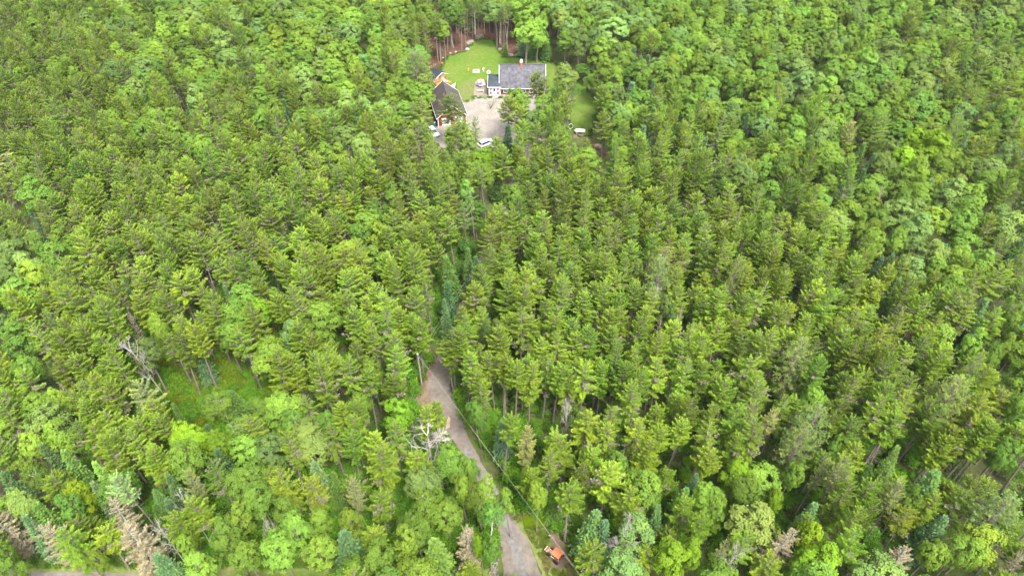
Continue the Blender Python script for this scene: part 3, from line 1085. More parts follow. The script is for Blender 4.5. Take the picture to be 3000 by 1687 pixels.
# stand edges placed by trunk foot (image px, height, crown radius)
FEET=[('S',2687,1419,15,2.1),('S',2670,1422,14,1.9),('S',2524,1369,15.5,2.2),('S',2532,1362,14.5,1.9),('S',2545,1362,15,2.0),('S',2626,1357,15,2.0),('S',2742,1400,13,1.6),('S',2760,1412,16,2.2),('S',2786,1413,15,2.0),('S',2802,1414,14,1.7),('S',2850,1415,15,2.1),('S',2640,1330,14,1.8),
 ('S',2648,1025,16,2.2),('S',2692,1033,17,2.3),('S',2730,1038,16.5,2.2),('S',2640,960,15,2.0),('S',2382,1108,15,2.0),('S',2438,1124,16,2.1),('S',2425,1110,14,1.8),
 ('S',1373,1209,15,1.9),('S',1388,1200,14,1.6),('S',1425,1240,14,1.8),('S',1475,1218,15,1.9),('S',1480,1212,15,1.7),('S',1510,1235,16,2.0),('S',1402,1165,13,1.6),('S',1417,1178,14.5,1.7),('S',1329,1152,12.5,2.1),('S',1550,1240,15,2.0),('S',1590,1225,15,2.0),('S',1620,1240,15.5,2.1),('S',1655,1250,15,2.0),('S',1700,1258,16,2.2),('S',1448,1200,14,1.7),('S',1530,1200,14,1.9),
 ('S',1284,182,16,2.2),('N',1311,150,13,1.8),('N',1322,140,13,1.7),('N',1336,128,12,1.6),('N',1353,152,13,1.5),('N',1365,140,13,1.6),('N',1400,128,12,1.5),('K',1465,128,15,2.6),('N',1477,154,16,1.9),('N',1482,150,15,1.7),('N',1471,140,14,1.5),('N',1489,158,15,1.9),('N',1300,120,14,1.9),('N',1280,118,14,1.9),('T',1370,105,9,1.6),('N',1385,112,12,1.6),('K',1392,102,13,2.2),('N',1420,98,13,1.8),('N',1435,96,14,1.9),('N',1450,98,14,1.9),('N',1345,110,13,1.7),('N',1325,112,14,1.9),('F',1480,168,4.5,1.3),('F',1560,172,9,2.1),('F',1530,166,8,2.0),('F',1600,180,10,2.1),('F',1585,170,9,2.0),
 ('N',1576,372,15,2.0),('N',1583,378,14,1.8),('N',1593,380,15,2.0),('N',1660,385,12,1.7),('N',1648,372,12,1.6),('N',1672,360,12,1.6),('S',1607,395,9,1.6),
 ('S',1240,1092,15,1.9),('S',1225,1080,14,1.8),('S',1197,1078,15,2.0),('N',1237,998,14,1.6),('N',1265,985,14,1.7),('N',1370,760,15,1.9),('N',1392,720,15,1.9),('N',1424,655,15,1.8),('L',1305,930,4,1.5),('L',1325,880,4.5,1.6),('L',1350,820,5,1.6),('L',1375,760,5.5,1.8),('L',1395,700,6,1.7),('L',1410,650,6,1.8),
 ('N',1228,515,14,1.9),('N',1236,520,15,2.0),('N',1190,516,14,1.8)]
for ty,u,v,h,r in FEET:
    X,Y=P2(u,v,0); plant(ty,X,Y,h,r)
FT=['BGB','S','F']
def pick(z,u,v):
    q=prandom.random()
    if z=='s': return 'S' if q<.955 else ('F' if q<.965 else 'B')
    if z=='m': return 'S' if q<.42 else ('F' if q<.45 else ('B' if q<.83 else 'G'))
    if z=='b': return 'B' if q<.70 else ('G' if q<.93 else ('S' if q<.985 else 'F'))
    if z=='f': return 'F' if q<.22 else ('S' if q<.65 else 'B')
    if z=='g': return 'B' if q<.5 else ('F' if q<.65 else 'S')
    if z=='t': return 'S' if q<.4 else ('F' if q<.55 else 'B')
n=0
for k in range(90000):
    Y=prandom.uniform(24,300); W=(Y*math.cos(PT)+98*math.sin(PT)-10)*1500/FL+9
    X=prandom.uniform(-W,W)
    z=zone(X,Y,10); u,v,_=pj(X,Y,10)
    if v>1760 : continue
    if pj(X,Y,0)[1]<-45: continue
    t=pick(z,u,v)
    if t=='S': H=max(10,prandom.gauss(15.0,1.9));r=prandom.uniform(1.7,2.45);low=.5
    elif t=='F': H=prandom.uniform(8,13);r=H*prandom.uniform(.14,.18);low=.25
    elif t=='B': H=prandom.gauss(14,1.5);r=prandom.uniform(2.3,3.9);low=.45
    else: H=prandom.gauss(15,1.4);r=prandom.uniform(2.4,3.8);low=.45
    if z=='g':
        H*=.5; r*=.75
        if prandom.random()<.75: continue
    if z=='t' or v>1380: H*=prandom.uniform(.72,.95)
    if near(X,Y,r,(1.0 if z=='b' else .75) if t in 'SF' else .70): continue
    if blocked(X,Y,H,r,low): continue
    if v>1650 and u<620: continue
    plant(t,X,Y,H,r); n+=1
NHERO=nh+len(FEET)
trees=[list(q) for q in placed]
# bushes of the understorey, along the drive, in the glade and along the back road
def dist_drive(x, y):
    b = 1e9
    for p, q in zip(DR, DR[1:]):
        dx, dy = q[0] - p[0], q[1] - p[1]; t = max(0, min(1, ((x - p[0]) * dx + (y - p[1]) * dy) / (dx * dx + dy * dy))); b = min(b, math.hypot(x - p[0] - t * dx, y - p[1] - t * dy))
    return b
CLEAR = [LAWN, YARD, [(-15.6, 82.4), (-16.6, 78.6), (-17.6, 74.4), (-12.9, 70), (-10.2, 68.0), (-12.2, 74.4), (-13.9, 85.9)],
         [(-2.0, 53.6), (.8, 54.0), (3.3, 53.3), (6.2, 52.2), (8.3, 49.5), (9.2, 46.8), (11.5, 40.0), (-5, 40)], [(-100, 48.2), (-4, 46), (-4, 30), (-100, 30)],
         [(-60, 75), (-50, 78), (-46, 86), (-50, 91), (-58, 91), (-64, 84)]]
spots = []
def try_bush(x, y, s0, s1, lim):
    if any(inpoly(c, x, y) for c in CLEAR) or dist_drive(x, y) < 3.0: return
    s = U(s0, s1)
    for q in spots:
        if (q[0] - x) ** 2 + (q[1] - y) ** 2 < (lim * (q[2] + s)) ** 2: return
    spots.append((x, y, s))
for k in range(500):            # both sides of the drive
    t = U(0, len(DR) - 2.01); i = int(t); p = Vector(DR[i]).lerp(Vector(DR[i + 1]), t - i); a = U(0, 6.28); q = U(2.4, 9)
    if p.y < 105: try_bush(p.x + math.cos(a) * q, p.y + math.sin(a) * q, .7, 1.5, .85)
for k in range(420): try_bush(U(-48, -3), U(47.5, 62), .8, 1.7, .85)      # bushes by the back road
for k in range(120): try_bush(U(-72, -40), U(68, 98), .6, 1.2, 1.0)
for k in range(160): try_bush(U(14, 80), U(50, 72), .7, 1.4, 1.1)
for k in range(90): try_bush(U(-75, -30), U(48.5, 56), .6, 1.3, 1.0)
spots.sort(key=lambda q: q[1]); spots = spots[:285]
for x, y, s in spots: trees.append(['U', x, y, 2.6 * s * U(.8, 1.2), 1.3 * s])

LM = [((-16.3, 79.5), 'the lone utility pole'), ((6.5, 47), 'the orange tractor'), ((-14, 62), 'the drive-side dead tree'), ((-56, 82), 'the ferny glade'),
      ((-60, 50), 'the roadside tan spruces'), ((-34, 52), 'the leafy thicket'), ((28, 60), 'the big grey snag'), ((62, 66), 'the leaning bare trunks'),
      ((60, 92), 'the grey-twigged spruces'), ((34, 100), 'the paired pale pines'), ((10, 84), 'the pole-facing stand'), ((-35, 105), 'the driveway bend'),
      ((-75, 110), 'the dark spruce slope'), ((-100, 150), 'the far spruce slope'), ((-50, 150), 'the stand below the barn'), ((-26, 165), 'the sandy patch'), ((4, 157), 'the gravel yard mouth'),
      ((-18, 178), 'the red barn'), ((3, 193), 'the red house'), ((19, 167), 'the propane tank'), ((-10, 228), 'the lawn tip'), ((45, 175), 'the bluish fir cluster'), ((40, 130), 'the mid spruce stand'),
      ((85, 130), 'the blue-green slope firs'), ((95, 165), 'the yellow-leaved tree'), ((80, 210), 'the broadleaf hill'), ((-60, 205), 'the broadleaf belt'), ((20, 225), 'the tall woods behind'), ((110, 100), 'the slope edge')]
def describe(k, x, y, H, rad, tint):
    n = NAME[k]; b = min(range(len(LM)), key=lambda i: (LM[i][0][0] - x) ** 2 + (LM[i][0][1] - y) ** 2); (lx, ly), lm = LM[b]
    dx, dy = x - lx, y - ly; d = math.hypot(dx, dy)
    side = ('beside' if d < 5 else ('right of' if dx > abs(dy) else ('left of' if -dx > abs(dy) else ('beyond' if dy > 0 else 'in front of'))))
    z = {'spruce_tree': (14.6, 16.2), 'fir_tree': (8.6, 11.4), 'broadleaf_tree': (12.2, 14.2), 'shrub': (2.2, 3.2)}.get(n, (11, 15))
    hs = 'short' if H < z[0] else ('tall' if H > z[1] else 'mid-height')
    zr = {'spruce_tree': (1.85, 2.15), 'fir_tree': (1.2, 1.5), 'broadleaf_tree': (2.3, 2.9), 'shrub': (1.1, 1.5)}.get(n, (1.6, 2.5))
    ws = 'slim' if rad < zr[0] else ('broad' if rad > zr[1] else '')
    g = {'S': ('olive', 'yellow-green'), 'Q': ('pale lichen-grey', 'pale lichen-green'), 'N': ('sparse dull-green', 'sparse olive'), 'F': ('blue-green', 'deep green'), 'P': ('pale soft-needled', 'pale soft-needled'),
         'B': ('fresh green', 'light green'), 'G': ('grey-green', 'silvery green'), 'Y': ('bright lime', 'vivid yellow-green'), 'E': ('yellow-leaved', 'yellow-leaved'), 'L': ('low deep-green', 'low green'), 'K': ('airy', 'thin-crowned'),
         'D': ('bare grey', 'bare pale'), 'T': ('dry tan', 'dry tan'), 'U': ('leafy', 'bright')}[k][0 if tint[0] / max(tint[1], .01) < PAL[k][0] / PAL[k][1] else 1]
    kn = {'spruce_tree': 'spruce', 'fir_tree': 'young fir', 'pine_tree': 'white pine', 'broadleaf_tree': 'broadleaf tree', 'birch_tree': 'birch', 'dead_tree': 'dead tree', 'dead_spruce': 'dead spruce', 'shrub': 'bush'}[n]
    return n, side, lm, ' '.join(x for x in (hs, ws, g, kn) if x), d

def tint_of(k, x, y):
    c = PAL[k]; v = max(.6, rnd.gauss(1, .17)) * (1 + .15 * noise.noise((x * .03, y * .03, 3.1))); h = max(-.28, min(.28, rnd.gauss(0, .07)))
    if k == 'F': c = (c[0], c[1], c[2] * U(.6, 1.9))
    # the stand turns greener and duller up the slope and to the far left
    return (c[0] * v * (1 + h), c[1] * v, c[2] * v * (1 - h))
cat = {'spruce_tree': 'spruce', 'fir_tree': 'fir', 'pine_tree': 'pine', 'broadleaf_tree': 'tree', 'birch_tree': 'birch', 'dead_tree': 'dead tree', 'dead_spruce': 'dead spruce', 'shrub': 'bush'}
def seen_size(tr):
    x, y, H, rad = tr[1:]; P = R(43); Z = H * .7 - 98
    dep = y * math.cos(P) - Z * math.sin(P); up = y * math.sin(P) + Z * math.cos(P)
    u, v = 1500 + 2027 * x / dep, 843.5 - 2027 * up / dep
    if not (-20 < u < 3020 and 0 < v < 1720): return 0
    return rad * 2 * H / dep ** 2
byname = {}
for i, t in enumerate(trees): byname.setdefault(NAME[t[0]], []).append((seen_size(t), i))
singles = set(); rest = {}
for n, l in byname.items():
    l.sort(reverse=True)
    keep = [i for s, i in l if s > 0][:296]; singles |= set(keep)
    ks = set(keep); rest[n] = [i for s, i in l if i not in ks]
info = []
for i, (k, x, y, H, rad) in enumerate(trees):
    tint = tint_of(k, x, y); kk = {'Q': 'S', 'G': 'B', 'Y': 'B', 'E': 'B', 'L': 'B'}.get(k, k); vs, H0, R0 = KINDS[kk]; vi = rnd.randrange(len(vs)); rz = U(0, 6.28)
    lean = (rnd.gauss(0, .035), rnd.gauss(0, .035))
    info.append((tint, kk, vi, rz, lean))
recs = []
for i in sorted(singles):
    k, x, y, H, rad = trees[i]; tint, kk, vi, rz, lean = info[i]; vs, H0, R0 = KINDS[kk]
    n, side, lm, desc, d = describe(k, x, y, H, rad, tint); recs.append([n, lm, side, desc, d, i])
ORD = ['nearest', 'second nearest', 'third nearest', 'fourth nearest', 'fifth nearest', 'sixth nearest', 'seventh nearest', 'eighth nearest', 'ninth nearest', 'tenth nearest', 'eleventh nearest', 'twelfth nearest']
cnt = {}
for rc in sorted(recs, key=lambda q: q[4]):
    key = (rc[3], rc[2], rc[1]); cnt.setdefault(key, []).append(rc)
labels = {}
for key, l in cnt.items():
    desc, side, lm = key
    for j, rc in enumerate(l):
        where = desc + ' ' + side + ' ' + lm
        if len(l) > 1:
            if j < 12: where += ', ' + ORD[j]
            else: where += ', one farther away'
        s = where
        labels[rc[5]] = s
for i in sorted(singles):
    k, x, y, H, rad = trees[i]; tint, kk, vi, rz, lean = info[i]; vs, H0, R0 = KINDS[kk]; mt, mc, mj = vs[vi]; n = NAME[k]
    e = bpy.data.objects.new(n, None); e.empty_display_size = .2; C.objects.link(e); e.location = (x, y, 0); e.rotation_euler = (lean[0], lean[1], rz); e.scale = (rad / R0, rad / R0, H / H0)
    e['label'] = labels[i]; e['category'] = cat[n]; e['group'] = GROUP[n]
    a = bpy.data.objects.new('trunk', mt); C.objects.link(a); a.parent = e
    b = bpy.data.objects.new('branches' if k == 'D' else 'crown', mc); C.objects.link(b); b.parent = e; b['tint'] = tint

# the rest of each kind: one object per kind
PROTO = {}
def proto(key):
    if key in PROTO: return PROTO[key]
    c = bpy.data.collections.new('kinds_' + key)
    for i, v in enumerate(KINDS[key][0]): c.objects.link(bpy.data.objects.new('%s_%02d' % (key, i), v[2]))
    PROTO[key] = c; return c
def scatter(name, key, rows, label, category):
    """rows: (x, y, z, rx, ry, rz, sxy, sz, variant, tint)"""
    me = bpy.data.meshes.new(name); me.from_pydata([r_[:3] for r_ in rows], [], [])
    def att(nm, ty, vals, f):
        a = me.attributes.new(nm, ty, 'POINT'); a.data.foreach_set(f, vals)
    att('rot', 'FLOAT_VECTOR', [v for r_ in rows for v in r_[3:6]], 'vector')
    att('scl', 'FLOAT_VECTOR', [v for r_ in rows for v in (r_[6], r_[6], r_[7])], 'vector')
    att('vid', 'INT', [r_[8] for r_ in rows], 'value')
    att('tint', 'FLOAT_VECTOR', [v for r_ in rows for v in r_[9]], 'vector')
    o = link(name, me); tag(o, label, category, kind='stuff')
    ng = bpy.data.node_groups.new('scatter_' + name, 'GeometryNodeTree')
    ng.interface.new_socket('Geometry', in_out='INPUT', socket_type='NodeSocketGeometry'); ng.interface.new_socket('Geometry', in_out='OUTPUT', socket_type='NodeSocketGeometry')
    N = ng.nodes; gi = N.new('NodeGroupInput'); go = N.new('NodeGroupOutput'); ip = N.new('GeometryNodeInstanceOnPoints'); ci = N.new('GeometryNodeCollectionInfo')
    ci.inputs['Collection'].default_value = proto(key); ci.inputs['Separate Children'].default_value = True; ci.inputs['Reset Children'].default_value = True
    ip.inputs['Pick Instance'].default_value = True
    def na(nm, ty):
        a = N.new('GeometryNodeInputNamedAttribute'); a.data_type = ty; a.inputs['Name'].default_value = nm; return a.outputs['Attribute']
    Lk = ng.links
    Lk.new(gi.outputs[0], ip.inputs['Points']); Lk.new(ci.outputs[0], ip.inputs['Instance']); Lk.new(na('vid', 'INT'), ip.inputs['Instance Index'])
    er = N.new('FunctionNodeEulerToRotation'); Lk.new(na('rot', 'FLOAT_VECTOR'), er.inputs[0]); Lk.new(er.outputs[0], ip.inputs['Rotation'])
    Lk.new(na('scl', 'FLOAT_VECTOR'), ip.inputs['Scale']); Lk.new(ip.outputs[0], go.inputs[0])
    md = o.modifiers.new('scatter', 'NODES'); md.node_group = ng
    return o
STUFF = {'spruce_tree': 'mass of spruces reaching up the slope beyond the nearer ones', 'fir_tree': 'scattered firs far up the slope and under taller trees', 'broadleaf_tree': 'mass of green broadleaf crowns covering the far hillside',
         'shrub': 'low green bushes under the trees', 'birch_tree': 'thin birches far up the slope', 'pine_tree': 'pines at the edge of the view', 'dead_tree': 'bare grey trees at the edge of the view', 'dead_spruce': 'dry tan spruces at the edge of the view'}
SN = {'spruce_tree': 'spruce_woods', 'fir_tree': 'fir_woods', 'broadleaf_tree': 'broadleaf_woods'}
for n, ids in rest.items():
    parts = {}
    for i in ids: parts.setdefault(info[i][1], []).append(i)
    for kk, l in parts.items():
        rows = []; vs, H0, R0 = KINDS[kk]
        for i in l:
            k, x, y, H, rad = trees[i]; tint, _, vi, rz, lean = info[i]; rows.append((x, y, 0, lean[0], lean[1], rz, rad / R0, H / H0, vi, tint))
        if n in SN: scatter(SN[n], kk, rows, STUFF[n], 'woods')

# undergrowth: ferns, seedlings and grass clumps nobody could count
def clump(seed):
    r = random.Random(seed); m = MB(); tr = MB()
    for k in range(95):
        a = r.uniform(0, 6.28); q = math.sqrt(r.random()) * .7; p = Vector((math.cos(a) * q, math.sin(a) * q, r.uniform(.0, .35) * (1 - q))); b = r.uniform(0, 6.28)
        m.t = r.uniform(.2, .9)
        m.blade(p, Vector((math.cos(b), math.sin(b), r.uniform(.4, 1.6))).normalized(), (Vector((0, 0, 1)) + rv(r, .8)).normalized(), r.uniform(.2, .45), .05, .15)
    tr.tube([(0, 0, 0), (0, 0, .3)], [.01, .005], 3, False)
    return tr, m, ['bark'], ['leaf', 'lichen']
variants('C', [clump(700 + i) for i in range(3)], 1, 1)
rows = []
def fern(x, y, s, c):
    v = U(.75, 1.25); h = U(-.12, .12); rows.append((x, y, 0, 0, 0, U(0, 6.28), s, s * U(.8, 1.4), rnd.randrange(3), (c[0] * v * (1 + h), c[1] * v, c[2] * v)))
NOGO = CLEAR[:4]
for k in range(9000):
    x, y = U(-80, 80), U(40, 128)
    if abs(x) > y * .62 + 35: continue
    if dist_drive(x, y) < 2.2 or any(inpoly(c, x, y) for c in NOGO) or y < 48.5 and x < 0: continue
    near = dist_drive(x, y) < 9 or inpoly([(-70, 68), (-40, 70), (-36, 96), (-70, 98)], x, y)
    if not near and rnd.random() < .40: continue
    fern(x, y, U(.8, 1.7), (.12, .25, .02) if near else (.085, .175, .02))
for k in range(2600):
    x, y = U(-72, -40), U(66, 98); fern(x, y, U(.6, 1.3), (.15, .22, .015))
for k in range(1500):
    x, y = U(-90, -3), U(45.9, 50.5); fern(x, y, U(.5, 1.1), (.10, .21, .02))
scatter('undergrowth', 'C', rows, 'ferns and seedlings covering the forest floor', 'undergrowth')
rows = []
for k in range(2600):
    x, y = U(-75, 75), U(47, 118)
    if abs(x) > y * .62 + 32 or dist_drive(x, y) < 3.2 or any(inpoly(c, x, y) for c in CLEAR): continue
    if noise.noise((x * .06, y * .06, 9)) < -.12 and y > 62: continue
    s = U(.45, 1.0); v = U(.75, 1.2); c = PAL['U']; rows.append((x, y, 0, 0, 0, U(0, 6.28), s, s * U(.7, 1.2), rnd.randrange(4), (c[0] * v, c[1] * v, c[2] * v)))
scatter('understorey', 'U', rows, 'bright green saplings filling the gaps under the near trees', 'undergrowth')
rows = []
G2 = [(-1.2, 54.2), (.8, 54.3), (3.3, 53.7), (6.2, 52.4), (7.9, 49.5), (9.2, 46.8), (11.5, 42.0), (5.4, 42), (4.9, 45), (3.6, 48.5), (1.8, 52)]
for k in range(2600):
    x, y = U(-3, 12), U(40, 55)
    if inpoly(G2, x, y) and not inpoly([(5.5, 49.2), (5.9, 51.8), (6.9, 51.0), (8.0, 48.6), (8.1, 46.3), (7.0, 45.4), (5.6, 45.4), (5.7, 46.8)], x, y): fern(x, y, U(.22, .5), (.14, .20, .03) if noise.noise((x * .4, y * .4, 0)) > -.05 else (.24, .22, .09))
for k in range(140): fern(3.2 + U(-1.2, 1.6), 52.9 + U(-.5, .5), U(.5, .8), (.22, .33, .015))
for x, y in ragged(LAWN, .7, .3, 4):
    for j in range(2): fern(x + U(-.5, .5), y + U(-.5, .5), U(.35, .8), (.09, .18, .02))
for x, y in ragged(YARD, .8, .3, 6):
    if y < 184: fern(x + U(-.5, .5), y + U(-.5, .5), U(.3, .7), (.11, .17, .03))
scatter('grass_tufts', 'C', rows, 'grass tufts fringing the lawn, the yard and the tractor clearing', 'grass')

# ---------------------------------------------------------------- red house
def shingle_course(mb, o, uu, vv, W, L, r, tab=.9, exp=.36):
    """rows of tabs proud of a roof plane; o lower corner, uu along the eave, vv up the slope"""
    o = Vector(o); uu = Vector(uu).normalized(); vv = Vector(vv).normalized(); nn = uu.cross(vv).normalized()
    if nn.z < 0: nn = -nn
    j = 0; y = 0
    while y < L - .02:
        h = min(exp, L - y); x = -r.uniform(0, tab * .8)
        while x < W:
            a = max(0, x); b = min(W, x + tab - .02)
            if b - a > .05:
                lift = .012 + r.uniform(0, .03); p = [o + uu * a + vv * y + nn * lift, o + uu * b + vv * y + nn * (lift + r.uniform(-.004, .01)), o + uu * b + vv * (y + h + .02) + nn * .004, o + uu * a + vv * (y + h + .02) + nn * .004]
                q = [s - nn * (lift + .002) for s in p[:2]]
                mb.add(p + q, [(0, 1, 2, 3), (0, 4, 5, 1)])
            x += tab * r.uniform(.85, 1.15)
        y += exp; j += 1

HX0, HX1, HY0, HY1 = -3.45, 9.55, 188.45, 198.2
EZ, RZ, HYM = 2.75, 7.4, 193.35
house = thing('cottage', 'red one-and-a-half-storey house with steep dark shingle roof beside the gravel yard', 'house', (0, 0, 0))
m = MB(); m.box(((HX0 + HX1) / 2, (HY0 + HY1) / 2, .2), (HX1 - HX0 + .1, HY1 - HY0 + .1, .4)); m.build('foundation', 'concrete', house)
m = MB()
for x0, x1, y0, y1 in ((HX0, HX1, HY0, HY0 + .15), (HX0, HX1, HY1 - .15, HY1)): m.box(((x0 + x1) / 2, (y0 + y1) / 2, .4 + (EZ - .4) / 2), (x1 - x0, y1 - y0, EZ - .4))
for x in (HX0 + .075, HX1 - .075):
    m.prism([(0, 0)] * 3, 0, 0) if False else None
    s = .075
    pr = [(HY0 + .15, .4), (HY1 - .15, .4), (HY1 - .15, EZ), (HYM, RZ - .15), (HY0 + .15, EZ)]
    k = len(pr); vs = [(x - s, a, b) for a, b in pr] + [(x + s, a, b) for a, b in pr]
    m.add(vs, [tuple(range(k)), tuple(range(2 * k - 1, k - 1, -1))] + [(i, i + k, (i + 1) % k + k, (i + 1) % k) for i in range(k)])
wall = m.build('wall', 'red', house)
# clapboards on the front, laid as proud boards between the windows
WINX = (-1.95, .75, 3.5, 5.6, 8.1)
m = MB(); z = .42
while z < EZ - .1:
    xs = [HX0]
    if .95 < z < 2.42:
        for wx in WINX: xs += [wx - .62, wx + .62]
    xs.append(HX1)
    for a, b in zip(xs[::2], xs[1::2]): m.box(((a + b) / 2, HY0 - .012, z + .06), (b - a, .024, .115))
    z += .13
o = m.build('clapboards', 'red', wall); o['kind'] = 'stuff'
roof = None
for sgn, name in ((1, 'front'), (-1, 'back')):
    ey = HYM - sgn * (HYM - HY0 + .42); ez = EZ - .36 * .95
    if sgn > 0: pts = [(HX0 - .3, ey, ez), (HX1 + .3, ey, ez), (HX1 + .3, HYM, RZ), (HX0 - .3, HYM, RZ)]
    else: pts = [(HX1 + .3, ey, ez), (HX0 - .3, ey, ez), (HX0 - .3, HYM + .004, RZ), (HX1 + .3, HYM + .004, RZ)]
    m = MB(); m.slab(pts, .14); rf = m.build('roof', 'shingle', house)
    if sgn > 0: roof = rf
    m = MB(); a, b, c = Vector(pts[0]), Vector(pts[1]), Vector(pts[3]); shingle_course(m, a, b - a, c - a, (b - a).length, (c - a).length, random.Random(5 + sgn))
    s = m.build('shingles', 'shingle', rf); s['kind'] = 'stuff'
m = MB(); m.box(((HX0 + HX1) / 2, HYM, RZ + .03), (HX1 - HX0 + .64, .34, .07)); m.build('ridge_cap', 'shingle', house)
m = MB(); m.box(((HX0 + HX1) / 2, HY0 - .52, EZ - .38), (HX1 - HX0 + .7, .12, .16)); m.build('gutter', 'white', house)
for xx in (HX0 - .33, HX1 + .33):
    for sgn in (1, -1):
        ey = HYM - sgn * (HYM - HY0 + .45); m = MB(); m.tube([(xx, ey, EZ - .40), (xx, HYM, RZ - .03)], [.09, .09], 4); m.build('rake_board', 'white', house)
for x in (HX0 + .05, HX1 - .05): m = MB(); m.box((x, HY0 - .04, 1.55), (.16, .06, 2.3)); m.build('corner_board', 'white', house)
def window(parent, x, y, z, w, h, lites=2, gl='glass', ori='Y'):
    f = MB(); t = .13
    for dx in (-1, 1): f.box((x + dx * (w / 2 - t / 2), y - .05, z), (t, .09, h))
    for dz in (-1, 1): f.box((x, y - .05, z + dz * (h / 2 - t / 2)), (w - 2 * t, .09, t))
    if lites == 2: f.box((x, y - .045, z), (w - 2 * t, .07, .09))
    fo = f.build('window', 'white', parent)
    zz = ((h - 2 * t - .09) / 2) if lites == 2 else h - 2 * t
    for s in ((1, -1) if lites == 2 else (0,)):
        p = MB(); p.box((x, y - .012, z + s * (zz / 2 + .045)), (w - 2 * t, .02, zz)); p.build('pane', gl if isinstance(gl, str) else gl[0 if s >= 0 else 1], fo)
    return fo
for x in WINX: window(house, x, HY0, 1.68, 1.22, 1.45)
# chimney
m = MB(); m.box((2.72, HYM - .35, 7.2), (.72, .72, 2.2)); ch = m.build('chimney', 'brick', roof)
cb_ = MB(); z = 6.6
rr = random.Random(3)
while z < 8.3:
    for k in range(3): cb_.box((2.72 - .24 + .24 * k + (.0 if int(z * 10) % 2 else .0), HYM - .35 - .365, z), (.215, .02, .085))
    for k in range(3): cb_.box((2.72 + .365, HYM - .35 - .24 + .24 * k, z), (.02, .215, .085))
    z += .11
cb_.build('brick_face', 'brick', ch)['kind'] = 'stuff'
m = MB(); m.box((2.72, HYM - .35, 8.42), (.84, .84, .24)); m.box((2.72, HYM - .35, 8.72), (.5, .5, .36)); m.box((2.72, HYM - .35, 8.95), (.62, .62, .06)); m.build('chimney_cap', 'white', house)
# porch wing
PX0, PX1, PY0, PY1, PE = -6.85, -3.52, 187.9, 195.6, 3.05
porch = thing('cottage_porch', '', 'porch') if False else None
m = MB(); m.box(((PX0 + PX1) / 2, (PY0 + PY1) / 2, PE / 2 + .1), (PX1 - PX0, PY1 - PY0, PE - .2)); pw = m.build('porch_wall', 'white', house)
m = MB(); ax, ay, azz = PX1 - .12, (PY0 + PY1) / 2 + .2, 4.35; o_ = .3
A1, A2, B1, B2 = Vector((PX0 - o_, PY0 - o_, PE)), Vector((PX1 + .02, PY0 - o_, PE)), Vector((PX0 - o_, PY1 + o_, PE)), Vector((PX1 + .02, PY1 + o_, PE)); T_ = Vector((ax, ay, azz))
m.add([A1, A2, B2, B1, T_], [(0, 1, 4), (3, 0, 4), (2, 3, 4), (3, 2, 1, 0), (1, 2, 4)]); pr = m.build('porch_roof', 'shingle_blue', house)
for a, b in ((A1, T_), (B1, T_)): m = MB(); m.tube([a + Vector((0, 0, .03)), b + Vector((0, 0, .03))], [.09, .09], 4); m.build('hip_cap', 'shed_roof', pr)
m = MB(); rr = random.Random(9)
for tri in ((A1, A2), (B1, A1)):
    a, b = tri; n_ = 9
    for i in range(n_):
        t = i / n_; p, q = a.lerp(T_, t), b.lerp(T_, t); w_ = (q - p).length; k = 0; x = 0
        d_ = (q - p).normalized(); upv = (T_ - (a + b) / 2).normalized()
        while x < w_ - .3:
            s0 = p + d_ * x + upv * .02; s1 = p + d_ * min(w_, x + .75) + upv * .02; nn = d_.cross(upv); nn = nn if nn.z > 0 else -nn
            l_ = .02 + rr.uniform(0, .015); m.add([s0 + nn * l_, s1 + nn * l_, s1 + upv * .42 + nn * .008, s0 + upv * .42 + nn * .008], [(0, 1, 2, 3)]); x += .8
m.build('shingles', 'shingle_blue', pr)['kind'] = 'stuff'
m = MB(); m.box(((PX0 + PX1) / 2, PY0 - o_ - .04, PE - .02), (PX1 - PX0 + .62, .08, .2)); m.build('fascia', 'white', house)
m = MB(); m.box((PX0 - o_ - .04, (PY0 + PY1) / 2, PE - .02), (.08, PY1 - PY0 + .7, .2)); m.build('fascia', 'white', house)
window(house, PX0 + .62, PY0, 2.2, .82, .95, 2)
window(house, PX0 + .62, PY0, 1.15, .84, 1.1, 1, 'glass_red')
window(house, PX1 - .62, PY0, 2.2, .84, .95, 1, 'orange_glass')
window(house, PX1 - .62, PY0, 1.15, .84, 1.1, 1, 'glass_red')
m = MB(); m.box(((PX0 + PX1) / 2, PY0 - .03, 1.55), (1.0, .06, 2.2)); dr = m.build('door', 'white', house)
m = MB(); m.box(((PX0 + PX1) / 2, PY0 - .07, 2.05), (.56, .03, .8)); m.build('pane', 'glass', dr)
m = MB(); m.tube([((PX0 + PX1) / 2 + .38, PY0 - .08, 1.4), ((PX0 + PX1) / 2 + .38, PY0 - .13, 1.4)], [.03, .03], 6); m.build('handle', 'steel', dr)
for i in range(3): m = MB(); m.box(((PX0 + PX1) / 2 + .25, PY0 - .35 - .32 * i, .34 - .12 * i), (1.7, .34, .1 + .0 * i)); m.build('step', 'concrete', house)
for wx in (4.0, 8.9):   # low roof vents
    m = MB(); m.box((wx - 5, HYM - .9, 6.62), (.3, .3, .25)) ; m.build('roof_vent', 'steel', roof)
t_ = thing('satellite_dish', 'round white satellite dish on a mast at the porch roof corner', 'satellite dish', (-7.0, 195.6, 0))
m = MB(); m.tube([(0, 0, 0), (0, 0, 3.9)], [.04, .04], 6); m.build('mast', 'steel', t_)
m = MB(); m.lathe([(.02, .0), (.30, .03), (.50, .12), (.52, .14), (.50, .15), (.30, .06), (.02, .03)], n=20); ds = m.build('dish', 'white', t_); ds.location = (0, -.12, 4.0); ds.rotation_euler = (R(58), 0, R(10))
